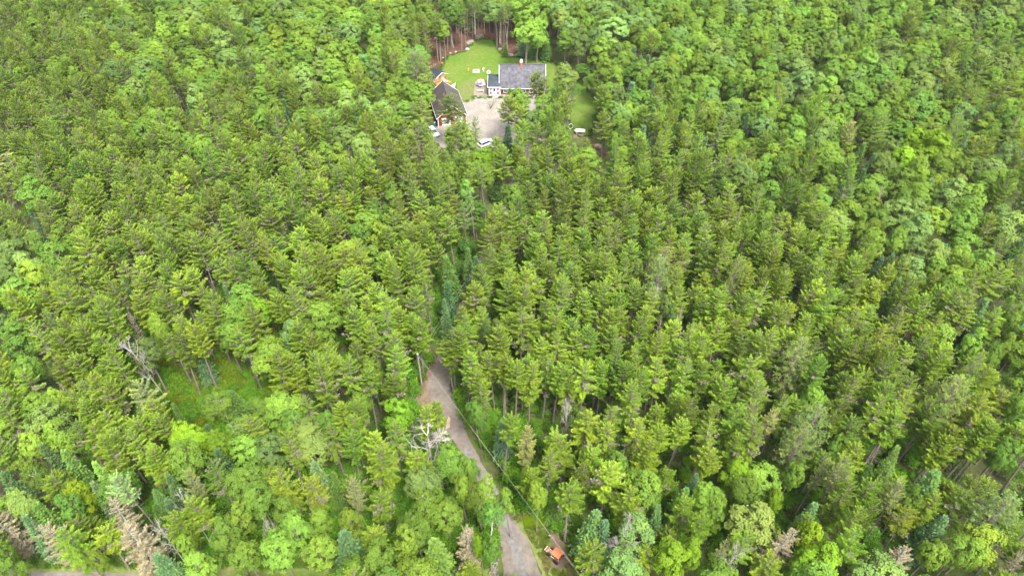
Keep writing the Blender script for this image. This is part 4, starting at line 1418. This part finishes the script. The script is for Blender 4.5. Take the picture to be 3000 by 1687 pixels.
m = MB(); m.tube([(0, -.1, 3.8), (.25, -.75, 4.05)], [.02, .02], 5); m.box((.25, -.78, 4.07), (.1, .1, .1)); m.build('feed_arm', 'steel', t_)
m = MB(); m.tube([(0, 0, 3.4), (.6, -.35, 3.1)], [.025, .025], 5); m.build('brace', 'steel', t_)

# ---------------------------------------------------------------- red barn
BD = math.atan2(-3.05, 12.6); bx, by = -16.55, 171.7       # local +Y runs back along the ridge
barn = thing('barn', 'long red barn with brown-black gable roof left of the gravel yard', 'barn', (bx, by, 0), -BD * -1 if False else math.atan2(3.05, 12.6))
BW, BL, BE, BR = 3.95, 13.9, 2.75, 6.0
m = MB()
for x in (-BW + .06, BW - .06): m.box((x, BL / 2, BE / 2), (.12, BL - .24, BE))
for y in (.0, BL):
    pr_ = [(-BW, 0), (BW, 0), (BW, BE), (0, BR - .12), (-BW, BE)]; vs = [(a, y - .06, b) for a, b in pr_] + [(a, y + .06, b) for a, b in pr_]
    m.add(vs, [tuple(range(5)), tuple(range(9, 4, -1))] + [(i, i + 5, (i + 1) % 5 + 5, (i + 1) % 5) for i in range(5)])
m.build('wall', 'red', barn)
for sg in (-1, 1):
    ex, ezz = sg * (BW + .4), BE - .32
    pts = [(ex, -.45, ezz), (0.002 * sg, -.45, BR), (0.002 * sg, BL + .45, BR), (ex, BL + .45, ezz)]
    m = MB(); m.slab(pts, .12); rf = m.build('roof', 'shingle_brown', barn)
    m = MB(); a, b, c = Vector(pts[0]), Vector(pts[3]), Vector(pts[1]); shingle_course(m, a, b - a, c - a, (b - a).length, (c - a).length, random.Random(20 + sg)); m.build('shingles', 'shingle_brown', rf)['kind'] = 'stuff'
    for y in (-.5, BL + .5): m = MB(); m.tube([(ex, y, ezz - .06), (0, y, BR - .04)], [.10, .10], 4); m.build('rake_board', 'white', barn)
    m = MB(); m.box((ex + sg * .04, BL / 2, ezz - .06), (.08, BL + .9, .15)); m.build('eave_board', 'white', barn)
    m = MB(); m.box((sg * (BW - .02), -.09, BE / 2), (.22, .08, BE - .1)); m.build('corner_board', 'white', barn)
m = MB(); m.box((0, BL / 2, BR + .03), (.3, BL + .9, .06)); m.build('ridge_cap', 'shingle_brown', barn)
window(barn, 0, -.06, 3.9, 1.0, 1.0)
m = MB(); m.box((-1.7, -.1, 1.15), (2.4, .06, 2.2)); dd = m.build('garage_door', 'white', barn)
m = MB(); m.box((1.9, -.1, 1.15), (2.4, .06, 2.2)); dd = m.build('garage_door', 'white', barn)

# ---------------------------------------------------------------- shed with cedar deck
ridge = Vector((-21.21 + 23.58, 196.52 - 199.0)).normalized(); sang = math.atan2(ridge.y, ridge.x)
shed = thing('garden_shed', 'small shed with slate-dark gable roof and orange cedar porch behind the barn', 'shed', (-21.3, 196.6, 0), sang)
# local +X towards the porch front; ridge along X
m = MB(); m.box((-1.9, 0, .15), (3.9, 4.3, .22)); m.build('deck', 'cedar', shed)
for i in range(13): mm = MB(); mm.box((.98 - .0, -2.1 + i * .34, .15), (2.1, .31, .24)); mm.build('deck_board', 'cedar', shed)
m = MB(); wb = [(-2.0, .27), (2.0, .27), (2.0, 2.3), (0, 3.15), (-2.0, 2.3)]
vs = [(-3.8, a, b) for a, b in wb] + [(-1.3, a, b) for a, b in wb]; m.add(vs, [tuple(range(4, -1, -1)), tuple(range(5, 10))] + [(i, (i + 1) % 5, (i + 1) % 5 + 5, i + 5) for i in range(5)])
m.build('wall', 'white', shed)
for sg in (-1, 1):
    pts = [(-4.1, sg * 2.35, 2.2), (.2, sg * 2.35, 2.2), (.2, 0.003 * sg, 3.3), (-4.1, 0.003 * sg, 3.3)]
    m = MB(); m.slab(pts, .09); m.build('roof', 'shed_roof', shed)
    m = MB(); m.tube([(.25, sg * 2.38, 2.16), (.25, 0, 3.27)], [.07, .07], 4); m.build('rake_board', 'white', shed)
for sg in (-1, 1): m = MB(); m.box((.05, sg * 2.0, 1.2), (.11, .11, 2.0)); m.build('post', 'cedar', shed)
m = MB(); m.box((-1.25, .2, 1.25), (.06, .9, 1.95)); m.build('door', 'cedar', shed)
t_ = thing('deck_chair', 'orange wooden chair on the shed deck', 'chair', (-22.0, 196.3, .27), sang + .6)
m = MB(); m.box((0, 0, .4), (.6, .6, .06)); m.build('seat', 'cedar', t_); m = MB(); m.box((-.3, 0, .72), (.06, .6, .6)); m.build('backrest', 'cedar', t_)
for a in (-1, 1):
    for b in (-1, 1): m = MB(); m.box((a * .26, b * .26, .18), (.06, .06, .36)); m.build('leg', 'cedar', t_)
t_ = thing('sun_lounger', 'white and black reclining lounger at the end of the shed deck', 'lounger', (-19.9, 196.2, .3), -.5)
m = MB(); m.box((0, 0, .34), (1.2, .7, .07)); m.build('frame', 'black', t_)
for i in range(4): m = MB(); m.box((-.45 + i * .3, 0, .41), (.2, .62, .06)); m.build('cushion', 'white', t_)
m = MB(); m.tube([(-.6, 0, .40), (-1.0, 0, .85)], [.3, .3], 4); m.build('backrest', 'white', t_)
t_ = thing('camp_chair', 'red seat with a round white cushion beside the shed deck', 'chair', (-20.8, 194.9, 0), .4)
m = MB(); m.box((0, 0, .42), (.7, .6, .12)); m.build('seat', 'redp', t_); m = MB(); m.box((-.33, 0, .75), (.08, .6, .6)); m.build('backrest', 'redp', t_)
m = MB(); m.lathe([(.02, .48), (.24, .5), (.28, .58), (.2, .66), (.02, .68)], n=12); m.build('cushion', 'white', t_)
for a in (-1, 1):
    for b in (-1, 1): m = MB(); m.box((a * .3, b * .26, .18), (.05, .05, .36)); m.build('leg', 'redp', t_)
t_ = thing('shade_sail', 'beige triangular shade sail stretched from the barn to a thin post', 'shade sail', (0, 0, 0))
P1, P2_, P3 = Vector((-16.6, 191.6, 2.6)), Vector((-18.6, 188.2, 2.9)), Vector((-17.0, 187.6, 2.5))
m = MB(); n_ = 6; vs = []; idx = {}
for i in range(n_ + 1):
    for j in range(n_ + 1 - i):
        a, b = i / n_, j / n_; c = 1 - a - b; p = P1 * a + P2_ * b + P3 * c; sag = (a * b + b * c + a * c); cen_ = (P1 + P2_ + P3) / 3
        q = p.lerp(cen_, .35 * (a * b * c * 9 if 0 else (max(0, .25 - (a - b) ** 2 * .25 - c) if c < .12 else 0))); idx[i, j] = len(vs); vs.append(q - Vector((0, 0, .5 * sag * .6)))
fs = [(idx[i, j], idx[i + 1, j], idx[i, j + 1]) for i in range(n_) for j in range(n_ - i)] + [(idx[i + 1, j], idx[i + 1, j + 1], idx[i, j + 1]) for i in range(n_) for j in range(n_ - i - 1)]
vs2 = [v - Vector((0, 0, .015)) for v in vs]; k = len(vs)
m.add(vs + vs2, fs + [tuple(a + k for a in f[::-1]) for f in fs]); m.build('canvas', 'canvas', t_)
m = MB(); m.tube([(-16.58, 191.65, 0), (-16.58, 191.65, 2.75)], [.04, .04], 6); m.build('post', 'black', t_)

# ---------------------------------------------------------------- patio
m = MB(); m.box((-9.35, 192.8, .05), (3.9, 8.9, .1)); pt = m.build('patio', 'pad'); pt['kind'] = 'structure'
r_ = random.Random(2)
m0 = MB(); m0.box((0, 0, .015), (.72, .72, .03)); pm = m0.mesh('paver', ['pad'])
for i in range(5):
    for j in range(11):
        o = link('paver', pm, pt); o.location = (-9.35 + (i - 2) * .76, 192.8 + (j - 5) * .79, .1 + r_.uniform(0, .012)); o.rotation_euler = (0, 0, r_.uniform(-.01, .01))
for x in (-11.36, -7.34): m = MB(); m.box((x, 192.8, .08), (.1, 9.1, .16)); m.build('edging', 'bark', pt)
m = MB(); m.box((-9.35, 188.28, .08), (4.1, .1, .16)); m.build('edging', 'bark', pt)
def bench(name, label, x, y, z, L=1.9, white='white', back=True, rz=0.0, wd=.45, cat_='bench'):
    t = thing(name, label, cat_, (x, y, z), rz)
    for i in range(3): m = MB(); m.box((0, -.15 + .15 * i, .45), (L, .13, .05)); m.build('slat', white, t)
    for sx in (-1, 1): m = MB(); m.box((sx * (L / 2 - .15), 0, .21), (.08, .4, .42)); m.build('leg', white, t)
    if back:
        for i in range(2): m = MB(); m.box((0, .28 + .05 * i, .66 + .18 * i), (L, .05, .15)); m.build('backrest_slat', white, t)
    return t
bench('garden_bench', 'white slatted bench at the front of the patio, before the umbrella', -9.35, 190.4, .12, 1.95, rz=R(180))
bench('garden_bench', 'white bench at the back of the patio, beyond the umbrella', -9.2, 196.3, .12, 1.35)
t_ = thing('patio_table', 'white table under the pink umbrella on the patio', 'table', (-9.4, 193.6, .12))
m = MB(); m.lathe([(.75, .70), (.78, .72), (.78, .75), (.75, .76)], n=20); m.build('tabletop', 'white', t_)
for k in range(4): a = k * 1.571 + .78; m = MB(); m.tube([(math.cos(a) * .5, math.sin(a) * .5, 0), (math.cos(a) * .4, math.sin(a) * .4, .7)], [.03, .03], 6); m.build('leg', 'white', t_)
t_ = thing('parasol', 'open pink umbrella over the white patio table', 'umbrella', (-9.4, 193.6, .12))
m = MB(); m.tube([(0, 0, 0), (0, 0, 2.45)], [.03, .03], 8); m.build('pole', 'steel', t_)
m = MB(); m.lathe([(.22, 0), (.22, .08), (.03, .1)], n=14); m.build('base', 'concrete', t_)
for k in range(8):
    a0, a1 = k * math.pi / 4, (k + 1) * math.pi / 4; m = MB(); T = Vector((0, 0, 2.45)); p, q = Vector((math.cos(a0) * 1.12, math.sin(a0) * 1.12, 2.02)), Vector((math.cos(a1) * 1.12, math.sin(a1) * 1.12, 2.02))
    pm_, qm = T.lerp(p, .5) + Vector((0, 0, .06)), T.lerp(q, .5) + Vector((0, 0, .06)); v_ = [T, pm_, qm, p, q]; w_ = [a - Vector((0, 0, .012)) for a in v_] + [p - Vector((0, 0, .14)), q - Vector((0, 0, .14))]
    m.add(v_ + w_, [(0, 1, 2), (1, 3, 4, 2), (5, 7, 6), (6, 7, 9, 8), (3, 10, 11, 4)]); m.build('canopy_panel', 'pink', t_)
def chair(label, x, y, rz):
    t = thing('garden_chair', label, 'chair', (x, y, .12), rz, 'white chairs round the patio table')
    m = MB(); m.box((0, 0, .43), (.55, .55, .06)); m.build('seat', 'white', t); m = MB(); m.box((0, .27, .72), (.55, .05, .55)); m.build('backrest', 'white', t)
    for a in (-1, 1):
        for b in (-1, 1): m = MB(); m.box((a * .23, b * .23, .2), (.05, .05, .4)); m.build('leg', 'white', t)
        m = MB(); m.box((a * .28, 0, .64), (.05, .5, .04)); m.build('armrest', 'white', t)
chair('white chair left of the pink umbrella', -10.45, 194.5, R(60)); chair('white chair right of the pink umbrella, by the porch', -8.3, 194.3, R(-60)); chair('white chair behind the pink umbrella', -9.9, 195.2, R(20))
chair('white chair behind the pink umbrella towards the porch', -8.7, 195.2, R(-20))
# fire pit and its two benches
t_ = thing('fire_pit', 'square pale stone fire pit with charred logs on the lawn', 'fire pit', (-11.2, 204.3, .012))
m = MB(); m.box((0, 0, .03), (2.2, 2.3, .06)); m.build('pad', 'concrete', t_)
for i in range(4):
    for j in range(4):
        if 0 < i < 3 and 0 < j < 3: continue
        m = MB(); m.box((-.66 + i * .44, -.6 + j * .4, .18), (.41, .37, .24 + .03 * ((i * j) % 2))); m.build('stone', 'concrete', t_)
m = MB(); m.box((0, 0, .07), (.9, .82, .03)); m.build('ash_bed', 'ash', t_)
for k in range(3): m = MB(); m.tube([(-.35, -.25 + k * .22, .12), (.35, -.1 + k * .15, .16)], [.06, .05], 6); m.build('log', ('ash', 'rust', 'bark')[k], t_)
bench('log_bench', 'orange wooden bench left of the fire pit', -13.6, 204.6, .012, 2.1, 'cedar', False, R(90))
bench('lawn_bench', 'white bench right of the fire pit', -8.95, 204.9, .012, 1.7, 'white', False, R(90))

# ---------------------------------------------------------------- yard objects
t_ = thing('propane_tank', 'long white propane tank on saddles at the lawn end', 'tank', (18.5, 166.8, 0), R(-3))
m = MB(); pr_ = [(.02, -1.5), (.25, -1.47), (.42, -1.32), (.5, -1.1), (.5, 1.1), (.42, 1.32), (.25, 1.47), (.02, 1.5)]; m.lathe(pr_, (0, 0, .85), 18, 'X'); m.build('tank_body', 'tank', t_, True)
for x in (-.8, .8): m = MB(); m.box((x, 0, .2), (.25, .8, .42)); m.build('saddle', 'concrete', t_)
m = MB(); m.lathe([(.2, 1.28), (.2, 1.42), (.12, 1.5), (.02, 1.52)], n=12); m.build('valve_dome', 'tank', t_)
sheet('dirt_strip', [(16.6, 166.2), (20.4, 166.0), (20.2, 164.4), (16.8, 164.6)], .026, 'dirt', .25, .5, seed=31)
t_ = thing('white_hoop', 'upright white ring standing among trees left of the propane tank', 'hoop', (16.1, 169.3, 0), R(15))
m = MB(); rings = []
m.tube([(math.cos(a * math.pi / 12) * .72, 0, .78 + math.sin(a * math.pi / 12) * .72) for a in range(25)], [.07] * 25, 6, False); m.build('ring', 'white', t_)
m = MB(); m.box((0, 0, .04), (.5, .3, .08)); m.build('foot', 'concrete', t_)
def car(name, label, x, y, rz, body, L=4.5, W=1.8, Hh=1.45, kind='sedan'):
    t = thing(name, label, 'car', (x, y, .02), rz)
    pr = [(-L / 2, .35), (-L / 2, .75), (-L / 2 + .15, .9), (L / 2 - 1.0, .92), (L / 2 - .1, .75), (L / 2, .6), (L / 2, .35)]
    m = MB(); k = len(pr); vs = [(a, -W / 2, b) for a, b in pr] + [(a, W / 2, b) for a, b in pr]; m.add(vs, [tuple(range(k)), tuple(range(2 * k - 1, k - 1, -1))] + [(i, i + k, (i + 1) % k + k, (i + 1) % k) for i in range(k)]); m.build('body', body, t)
    a0, a1, b0, b1 = -L / 2 + (.25 if kind != 'sedan' else .9), L / 2 - 1.15, -L / 2 + (.5 if kind != 'sedan' else 1.45), L / 2 - 1.95; w1, w2 = W / 2 - .08, W / 2 - .26
    q = [(a0, -w1, .90), (a1, -w1, .90), (a1, w1, .90), (a0, w1, .90), (b0, -w2, Hh), (b1, -w2, Hh), (b1, w2, Hh), (b0, w2, Hh)]
    m = MB(); m.add(q, [(0, 1, 5, 4), (1, 2, 6, 5), (2, 3, 7, 6), (3, 0, 4, 7)]); m.build('windows', 'glass', t)
    m = MB(); m.slab([(b0 - .04, -w2 - .03, Hh + .04), (b1 + .04, -w2 - .03, Hh + .04), (b1 + .04, w2 + .03, Hh + .04), (b0 - .04, w2 + .03, Hh + .04)], .07); m.build('roof', body, t)
    for i, j in ((0, 4), (1, 5), (2, 6), (3, 7)): m = MB(); m.tube([q[i], q[j]], [.05, .045], 4); m.build('pillar', body, t)
    for sx in (-1, 1):
        for sy in (-1, 1):
            m = MB(); m.lathe([(.2, -.1), (.32, -.1), (.34, 0), (.32, .1), (.2, .1)], (sx * (L / 2 - .8), sy * (W / 2 - .12), .34), 14, 'Y'); wl = m.build('wheel', 'black', t)
            m = MB(); m.lathe([(.19, -.11), (.19, .11)], (sx * (L / 2 - .8), sy * (W / 2 - .12), .34), 10, 'Y'); m.build('rim', 'steel', wl)
    for sy in (-1, 1): m = MB(); m.box((L / 2 - .02, sy * (W / 2 - .35), .62), (.06, .35, .14)); m.build('headlight', 'glass', t); m = MB(); m.box((-L / 2 - .01, sy * (W / 2 - .3), .7), (.04, .3, .14)); m.build('tail_light', 'redp', t)
    return t
car('parked_car', 'white car parked below the front of the barn', -21.4, 166.6, R(-62), 'carwhite', kind='wagon')
car('parked_car', 'white car half hidden by spruces at the yard mouth', -6.9, 161.0, R(40), 'carwhite', L=4.7, kind='wagon')
car('dark_car', 'dark car on the back road at the foot of the view', -35.9, 42.6, 0, 'carblack', L=4.6)
t_ = thing('camper_trailer', 'white camper trailer under the spruces left of the sandy patch', 'trailer', (-31.2, 162.8, 0), R(12))
m = MB(); pr = [(-2, .5), (2, .5), (2.1, 1.3), (1.6, 2.3), (-1.8, 2.35), (-2.1, 1.6)]; k = 6; vs = [(a, -1, b) for a, b in pr] + [(a, 1, b) for a, b in pr]
m.add(vs, [tuple(range(k)), tuple(range(2 * k - 1, k - 1, -1))] + [(i, i + k, (i + 1) % k + k, (i + 1) % k) for i in range(k)]); m.build('body', 'carwhite', t_)
m = MB(); m.box((0, -1.01, 1.6), (.9, .03, .5)); m.build('window', 'glass', t_); m = MB(); m.box((1.1, -1.01, 1.25), (.6, .03, 1.4)); m.build('door', 'white', t_)
for sy in (-1, 1): m = MB(); m.lathe([(.2, -.1), (.33, -.1), (.33, .1), (.2, .1)], (0, sy * .95, .33), 12, 'Y'); m.build('wheel', 'black', t_)
m = MB(); m.tube([(2.0, 0, .5), (3.1, 0, .45)], [.06, .05], 6); m.build('tow_bar', 'steel', t_); m = MB(); m.box((0, 0, 2.42), (.6, .5, .14)); m.build('roof_vent', 'steel', t_)
t_ = thing('lumber_pile', 'pale sawn boards stacked on the sandy patch left of the barn', 'lumber', (-27.6, 167.2, 0), R(20))
for i in range(9): m = MB(); m.box((U(-.1, .1), -.7 + (i % 5) * .33, .1 + (i // 5) * .14), (2.6, .28, .1), U(-.06, .06)); m.build('board', 'sand', t_)
t_ = thing('barrel', 'turquoise plastic barrel by the barn corner', 'barrel', (-21.3, 171.2, 0)); m = MB(); m.lathe([(.26, 0), (.3, .1), (.32, .45), (.3, .8), (.26, .88), (.02, .88)], n=14); m.build('drum', 'blue', t_); m = MB(); m.lathe([(.27, .885), (.27, .93), (.02, .94)], n=14); m.build('lid', 'white', t_)
t_ = thing('trash_bin', 'dark navy wheeled bin beside the turquoise barrel', 'bin', (-20.85, 170.7, 0)); m = MB(); m.prism([(-.25, -.3), (.25, -.3), (.3, .3), (-.3, .3)], .1, 1.0); m.build('bin_body', 'navy', t_); m = MB(); m.box((0, 0, 1.04), (.66, .7, .07)); m.build('lid', 'navy', t_)
for sx in (-1, 1): m = MB(); m.lathe([(.1, -.03), (.1, .03)], (sx * .3, .3, .1), 10, 'X'); m.build('wheel', 'black', t_)

# ---------------------------------------------------------------- brush heap, boulders, stones
t_ = thing('brush_heap', 'heap of reddish brushwood and roots between lawn end and woods', 'brush pile', (21.9, 158.6, 0))
rr = random.Random(44)
for k in range(150):
    q = rr.gauss(0, 1), rr.gauss(0, 2.6); x, y = q[0] * .9 - q[1] * .45, q[1]; z = max(.15, 1.1 - abs(q[0]) * .5 - abs(q[1]) * .18) * rr.random()
    a = rr.uniform(0, 3.14); L = rr.uniform(.6, 1.9); d = Vector((math.cos(a), math.sin(a), rr.uniform(-.1, .7))) * L
    m = MB(); rad = rr.uniform(.02, .06); m.tube([Vector((x, y, z)) - d * .5 * Vector((1, 1, 0)).length / 1.5, Vector((x, y, z + .1)), Vector((x, y, z)) + d * .5], [rad, rad * .8, rad * .4], 4); m.build('stick', 'twig', t_)
for k in range(3):
    st_ = MB(); cx, cy = (-.9, 2.2, .3)[k], (3.2, -3.0, -.6)[k]
    for j in range(16):
        a = j * .393 + rr.uniform(-.2, .2); e = Vector((cx + math.cos(a) * rr.uniform(.6, 1.3), cy + rr.uniform(-.3, .3), .9 + math.sin(a) * rr.uniform(.6, 1.0))); st_.tube([(cx, cy, .9), ((cx + e.x) / 2, (cy + e.y) / 2 + .1, (.9 + e.z) / 2), e], [.14, .07, .02], 4)
    st_.build('root_plate', 'twig', t_)
def rock(name, label, x, y, sx, sy, sz, seed, m_='stone', grp=None, rz=0.0):
    import bmesh
    b = bmesh.new(); bmesh.ops.create_icosphere(b, subdivisions=2, radius=1)
    for v in b.verts:
        n_ = noise.noise(v.co * 1.3 + Vector((seed * 3.1, 0, 0))) * .35 + noise.noise(v.co * 3 + Vector((0, seed, 0))) * .12
        c = v.co * (1 + n_)
        c = Vector((max(-.85, min(.85, c.x)), max(-.85, min(.85, c.y)), max(-.8, min(.7, c.z))))
        v.co = Vector((c.x * sx, c.y * sy, c.z * sz))
    me = bpy.data.meshes.new(name); b.to_mesh(me); b.free(); me.materials.append(M[m_]); o = link(name, me); o.location = (x, y, sz * .45); o.rotation_euler = (0, 0, rz)
    return tag(o, label, 'boulder' if sx > .6 else 'rock', grp)
GR = 'rocks round the edge of the lawn'
rock('boulder', 'long grey boulder left of the back tip of the lawn', -14.0, 224.9, 2.0, .9, .8, 1, grp=GR, rz=.9)
rock('boulder', 'largest pale boulder at the very back tip of the lawn', -11.0, 229.0, 1.9, 1.0, 1.1, 2, grp=GR, rz=.6)
rock('boulder', 'white squarish rock below the long grey boulder at the lawn edge', -14.7, 219.9, .75, .6, .5, 3, 'concrete', GR)
rock('boulder', 'flat grey boulder under the firs behind the house', -.6, 215.2, 1.3, .8, .6, 4, grp=GR)
rock('boulder', 'tan boulder at the foot of the pale trunks right of the lawn tip', -4.0, 219.6, .8, .6, .6, 5, grp=GR)
rock('rock', 'small white rock where the bare forest floor meets the lawn, nearer the trunks', -18.4, 217.9, .45, .35, .3, 6, 'concrete', GR)
rock('rock', 'small tan rock on the bare floor left of the white one', -20.1, 217.0, .42, .32, .3, 7, 'sand', GR)
rock('rock', 'small pale rock on the brown litter edge, mid way down', -22.3, 213.6, .35, .3, .25, 8, 'concrete', GR)
rock('rock', 'reddish rock at the lawn corner above the shed', -22.2, 209.6, .5, .4, .35, 9, 'brick', GR)
rock('rock', 'grey rock beside the flat boulder behind the house', 1.6, 215.8, .6, .45, .4, 10, grp=GR)
rock('rock', 'grey rock right of its neighbour behind the house', 3.6, 215.9, .5, .4, .35, 11, grp=GR)
rock('boulder', 'tan boulder lying in the brush heap', 22.8, 159.4, 1.2, .8, .9, 12, 'sand')
rock('rock', 'pinkish rock above the lime plants in the tractor clearing', 2.7, 54.3, .32, .26, .24, 13, 'sand')
rock('rock', 'pale rock at the top corner of the tractor clearing by the drive', 1.0, 54.2, .28, .2, .18, 14, 'sand')
rock('rock', 'small white rock on the bare dirt above the tractor', 5.6, 50.6, .22, .14, .14, 15, 'concrete')
t_ = thing('split_log', 'pale split log on dark earth right of the tractor', 'log', (7.75, 47.2, 0), -.7); m = MB(); m.tube([(-.5, 0, .12), (0, .08, .14), (.5, .02, .12)], [.09, .12, .08], 6); m.build('wood', 'sand', t_)
t_ = thing('stone_heap', 'heap of pale fist-sized stones left of the drive mouth', 'stone pile', (-2.6, 45.6, 0))
rr = random.Random(8)
m0 = MB(); m0.lathe([(.02, -.12), (.13, -.09), (.17, 0), (.12, .09), (.02, .11)], n=6); sm = m0.mesh('stone', ['stone'])
for k in range(46):
    o = link('stone', sm, t_); o.location = (rr.gauss(0, .28), rr.gauss(0, .8), .08 + rr.random() * .28); s = rr.uniform(.6, 1.3); o.scale = (s, s * rr.uniform(.7, 1.1), s); o.rotation_euler = (rr.random(), rr.random(), rr.random() * 6)

# bare twiggy shrub in the yard
t_ = thing('bare_shrub', 'leafless grey twiggy shrub on the gravel below the porch steps', 'shrub', (-6.2, 180.6, 0))
rr = random.Random(15)
for k in range(16):
    a = rr.uniform(0, 6.28); m = MB(); p = Vector((0, 0, 0)); d = Vector((math.cos(a) * .5, math.sin(a) * .5, 1)).normalized(); pts = [p]
    for i in range(4): d = (d + rv(rr, .2)).normalized(); p = p + d * .85; pts.append(p)
    m.tube(pts, [.035, .028, .02, .012, .006], 4)
    for j in range(5):
        b = pts[rr.randrange(1, 5)]; m.tube([b, b + (d + rv(rr, .6)).normalized() * rr.uniform(.5, 1.1)], [.012, .005], 3)
    m.build('stem', 'lichen', t_)

# ---------------------------------------------------------------- utility poles and wires
def upole(label, x, y, guy):
    t = thing('utility_pole', label, 'utility pole', (x, y, 0))
    m = MB(); m.tube([(0, 0, 0), (.03, 0, 4), (.02, 0, 8.35)], [.17, .15, .12], 10); m.build('pole', 'pole', t)
    m = MB(); m.lathe([(.13, 8.35), (.13, 8.42), (.03, 8.45)], n=10); m.build('pole_top', 'white', t)
    for z, s in ((8.1, 1), (7.3, 1)): m = MB(); m.lathe([(.04, 0), (.07, .05), (.05, .1), (.07, .15), (.03, .2)], (.17 * s, 0, z), 8); m.build('insulator', 'steel', t)
    m = MB(); m.box((.16, -.05, 3.4), (.1, .12, .25)); m.build('bracket', 'steel', t)
    if guy:
        m = MB(); m.tube([(-.1, 0, 4.2), (-1.25, .35, 0)], [.012, .012], 4); m.build('guy_wire', 'wire', t)
        m = MB(); m.tube([(-.72, .2, 1.9), (-1.22, .34, .1)], [.06, .09], 6); m.build('guy_guard', 'yellow', t)
upole('lone weathered wooden pole with yellow guy guard beside the drive', -16.3, 79.45, True)
upole('wooden pole standing in the trees farther up the drive', -3.9, 112.0, False)
def sag(a, b, s, n=16): a, b = Vector(a), Vector(b); return [a.lerp(b, i / n) - Vector((0, 0, s * 4 * (i / n) * (1 - i / n))) for i in range(n + 1)]
END = Vector((19.5, 24.5, 8.6))
for nm, lab, pts in (('power_line', 'upper pale cable from the pole down past the tractor', sag((-16.1, 79.45, 8.15), END, .25)), ('power_line', 'lower pale cable running alongside the upper one past the tractor', sag((-16.05, 79.45, 7.35), END + Vector((.30, .30, -.35)), .25)),
                     ('power_line', 'upper cable running up the drive into the trees', sag((-16.2, 79.45, 8.15), (-3.8, 112.0, 8.1), .2)), ('power_line', 'lower cable running up the drive into the trees', sag((-16.1, 79.45, 7.35), (-3.8, 112.0, 7.3), .3))):
    m = MB(); m.tube(pts, [.0095] * len(pts), 5); o = m.build(nm, 'wire'); tag(o, lab, 'cable', 'cables of the power line')

# ---------------------------------------------------------------- orange tractor
t_ = thing('tractor', 'small old orange tractor with canvas-orange canopy parked in the clearing', 'tractor', (6.45, 47.2, 0), math.atan2(.62, -.78)); t_.scale = (.84, .84, .84)
def part(nm, mt, fn, par=None): m = MB(); fn(m); return m.build(nm, mt, par or t_)
part('chassis', 'rust', lambda m: (m.box((.35, 0, .55), (2.5, .32, .26)), m.box((-.5, 0, .62), (.7, .7, .35))))
hood = part('hood', 'torange', lambda m: m.box((1.05, 0, .92), (1.0, .48, .36)))
for s in (-1, 1): part('hood_stripe', 'white', lambda m: m.box((1.05, s * .17, 1.11), (.95, .08, .03)))
part('engine', 'steel', lambda m: (m.box((1.0, .3, .72), (.7, .12, .3)), m.box((1.0, -.3, .72), (.7, .12, .3)), m.box((1.62, 0, .8), (.16, .6, .5))))
part('exhaust_pipe', 'black', lambda m: m.tube([(1.25, .18, 1.1), (1.25, .18, 1.5)], [.04, .04], 8))
def cano(m):
    m.slab([(-1.0, -.78, 2.06), (.62, -.78, 2.06), (.62, 0, 2.28), (-1.0, 0, 2.28)], .05); m.slab([(-1.0, 0.003, 2.28), (.62, 0.003, 2.28), (.62, .78, 2.06), (-1.0, .78, 2.06)], .05)
    m.box((-.19, -.78, 1.98), (1.62, .03, .16)); m.box((-.19, .78, 1.98), (1.62, .03, .16))
part('canopy', 'torange', cano)
for sx in (-.9, .5):
    for sy in (-.68, .68): part('canopy_post', 'white', lambda m: m.tube([(sx, sy, .7), (sx, sy, 2.0)], [.035, .035], 6))
for sy in (-.72, .72): part('side_rail', 'white', lambda m: m.box((-.1, sy, .95), (1.5, .08, .1))); part('fender', 'rust', lambda m: m.box((-.5, sy * .93, 1.0), (.95, .3, .06)))
part('seat', 'black', lambda m: (m.box((-.45, 0, .95), (.45, .45, .12)), m.box((-.7, 0, 1.15), (.1, .45, .4))))
part('steering_wheel', 'black', lambda m: m.tube([(.28 + math.cos(a * .785) * .08, math.sin(a * .785) * .18, 1.25 + math.cos(a * .785) * .15) for a in range(9)], [.02] * 9, 5, False))
for sx, rad, wd in ((-.55, .52, .26), (1.35, .34, .18)):
    for sy in (-1, 1):
        yy = sy * (.92 if sx < 0 else .62)
        wl = part('wheel', 'black', lambda m: m.lathe([(rad * .55, -wd / 2), (rad * .92, -wd / 2), (rad, -wd / 4), (rad, wd / 4), (rad * .92, wd / 2), (rad * .55, wd / 2)], (sx, yy, rad), 20, 'Y'))
        part('rim', 'rim', lambda m: m.lathe([(rad * .56, -wd * .35), (rad * .2, -wd * .2), (rad * .2, wd * .2), (rad * .56, wd * .35)], (sx, yy, rad), 14, 'Y'), wl)
part('front_rack', 'torange', lambda m: [m.box((1.95, -.4 + .2 * i, .8), (.7, .09, .08)) for i in range(5)])
part('rack_bar', 'white', lambda m: (m.box((1.75, 0, .87), (.08, 1.0, .06)), m.box((2.2, 0, .87), (.08, 1.0, .06))))
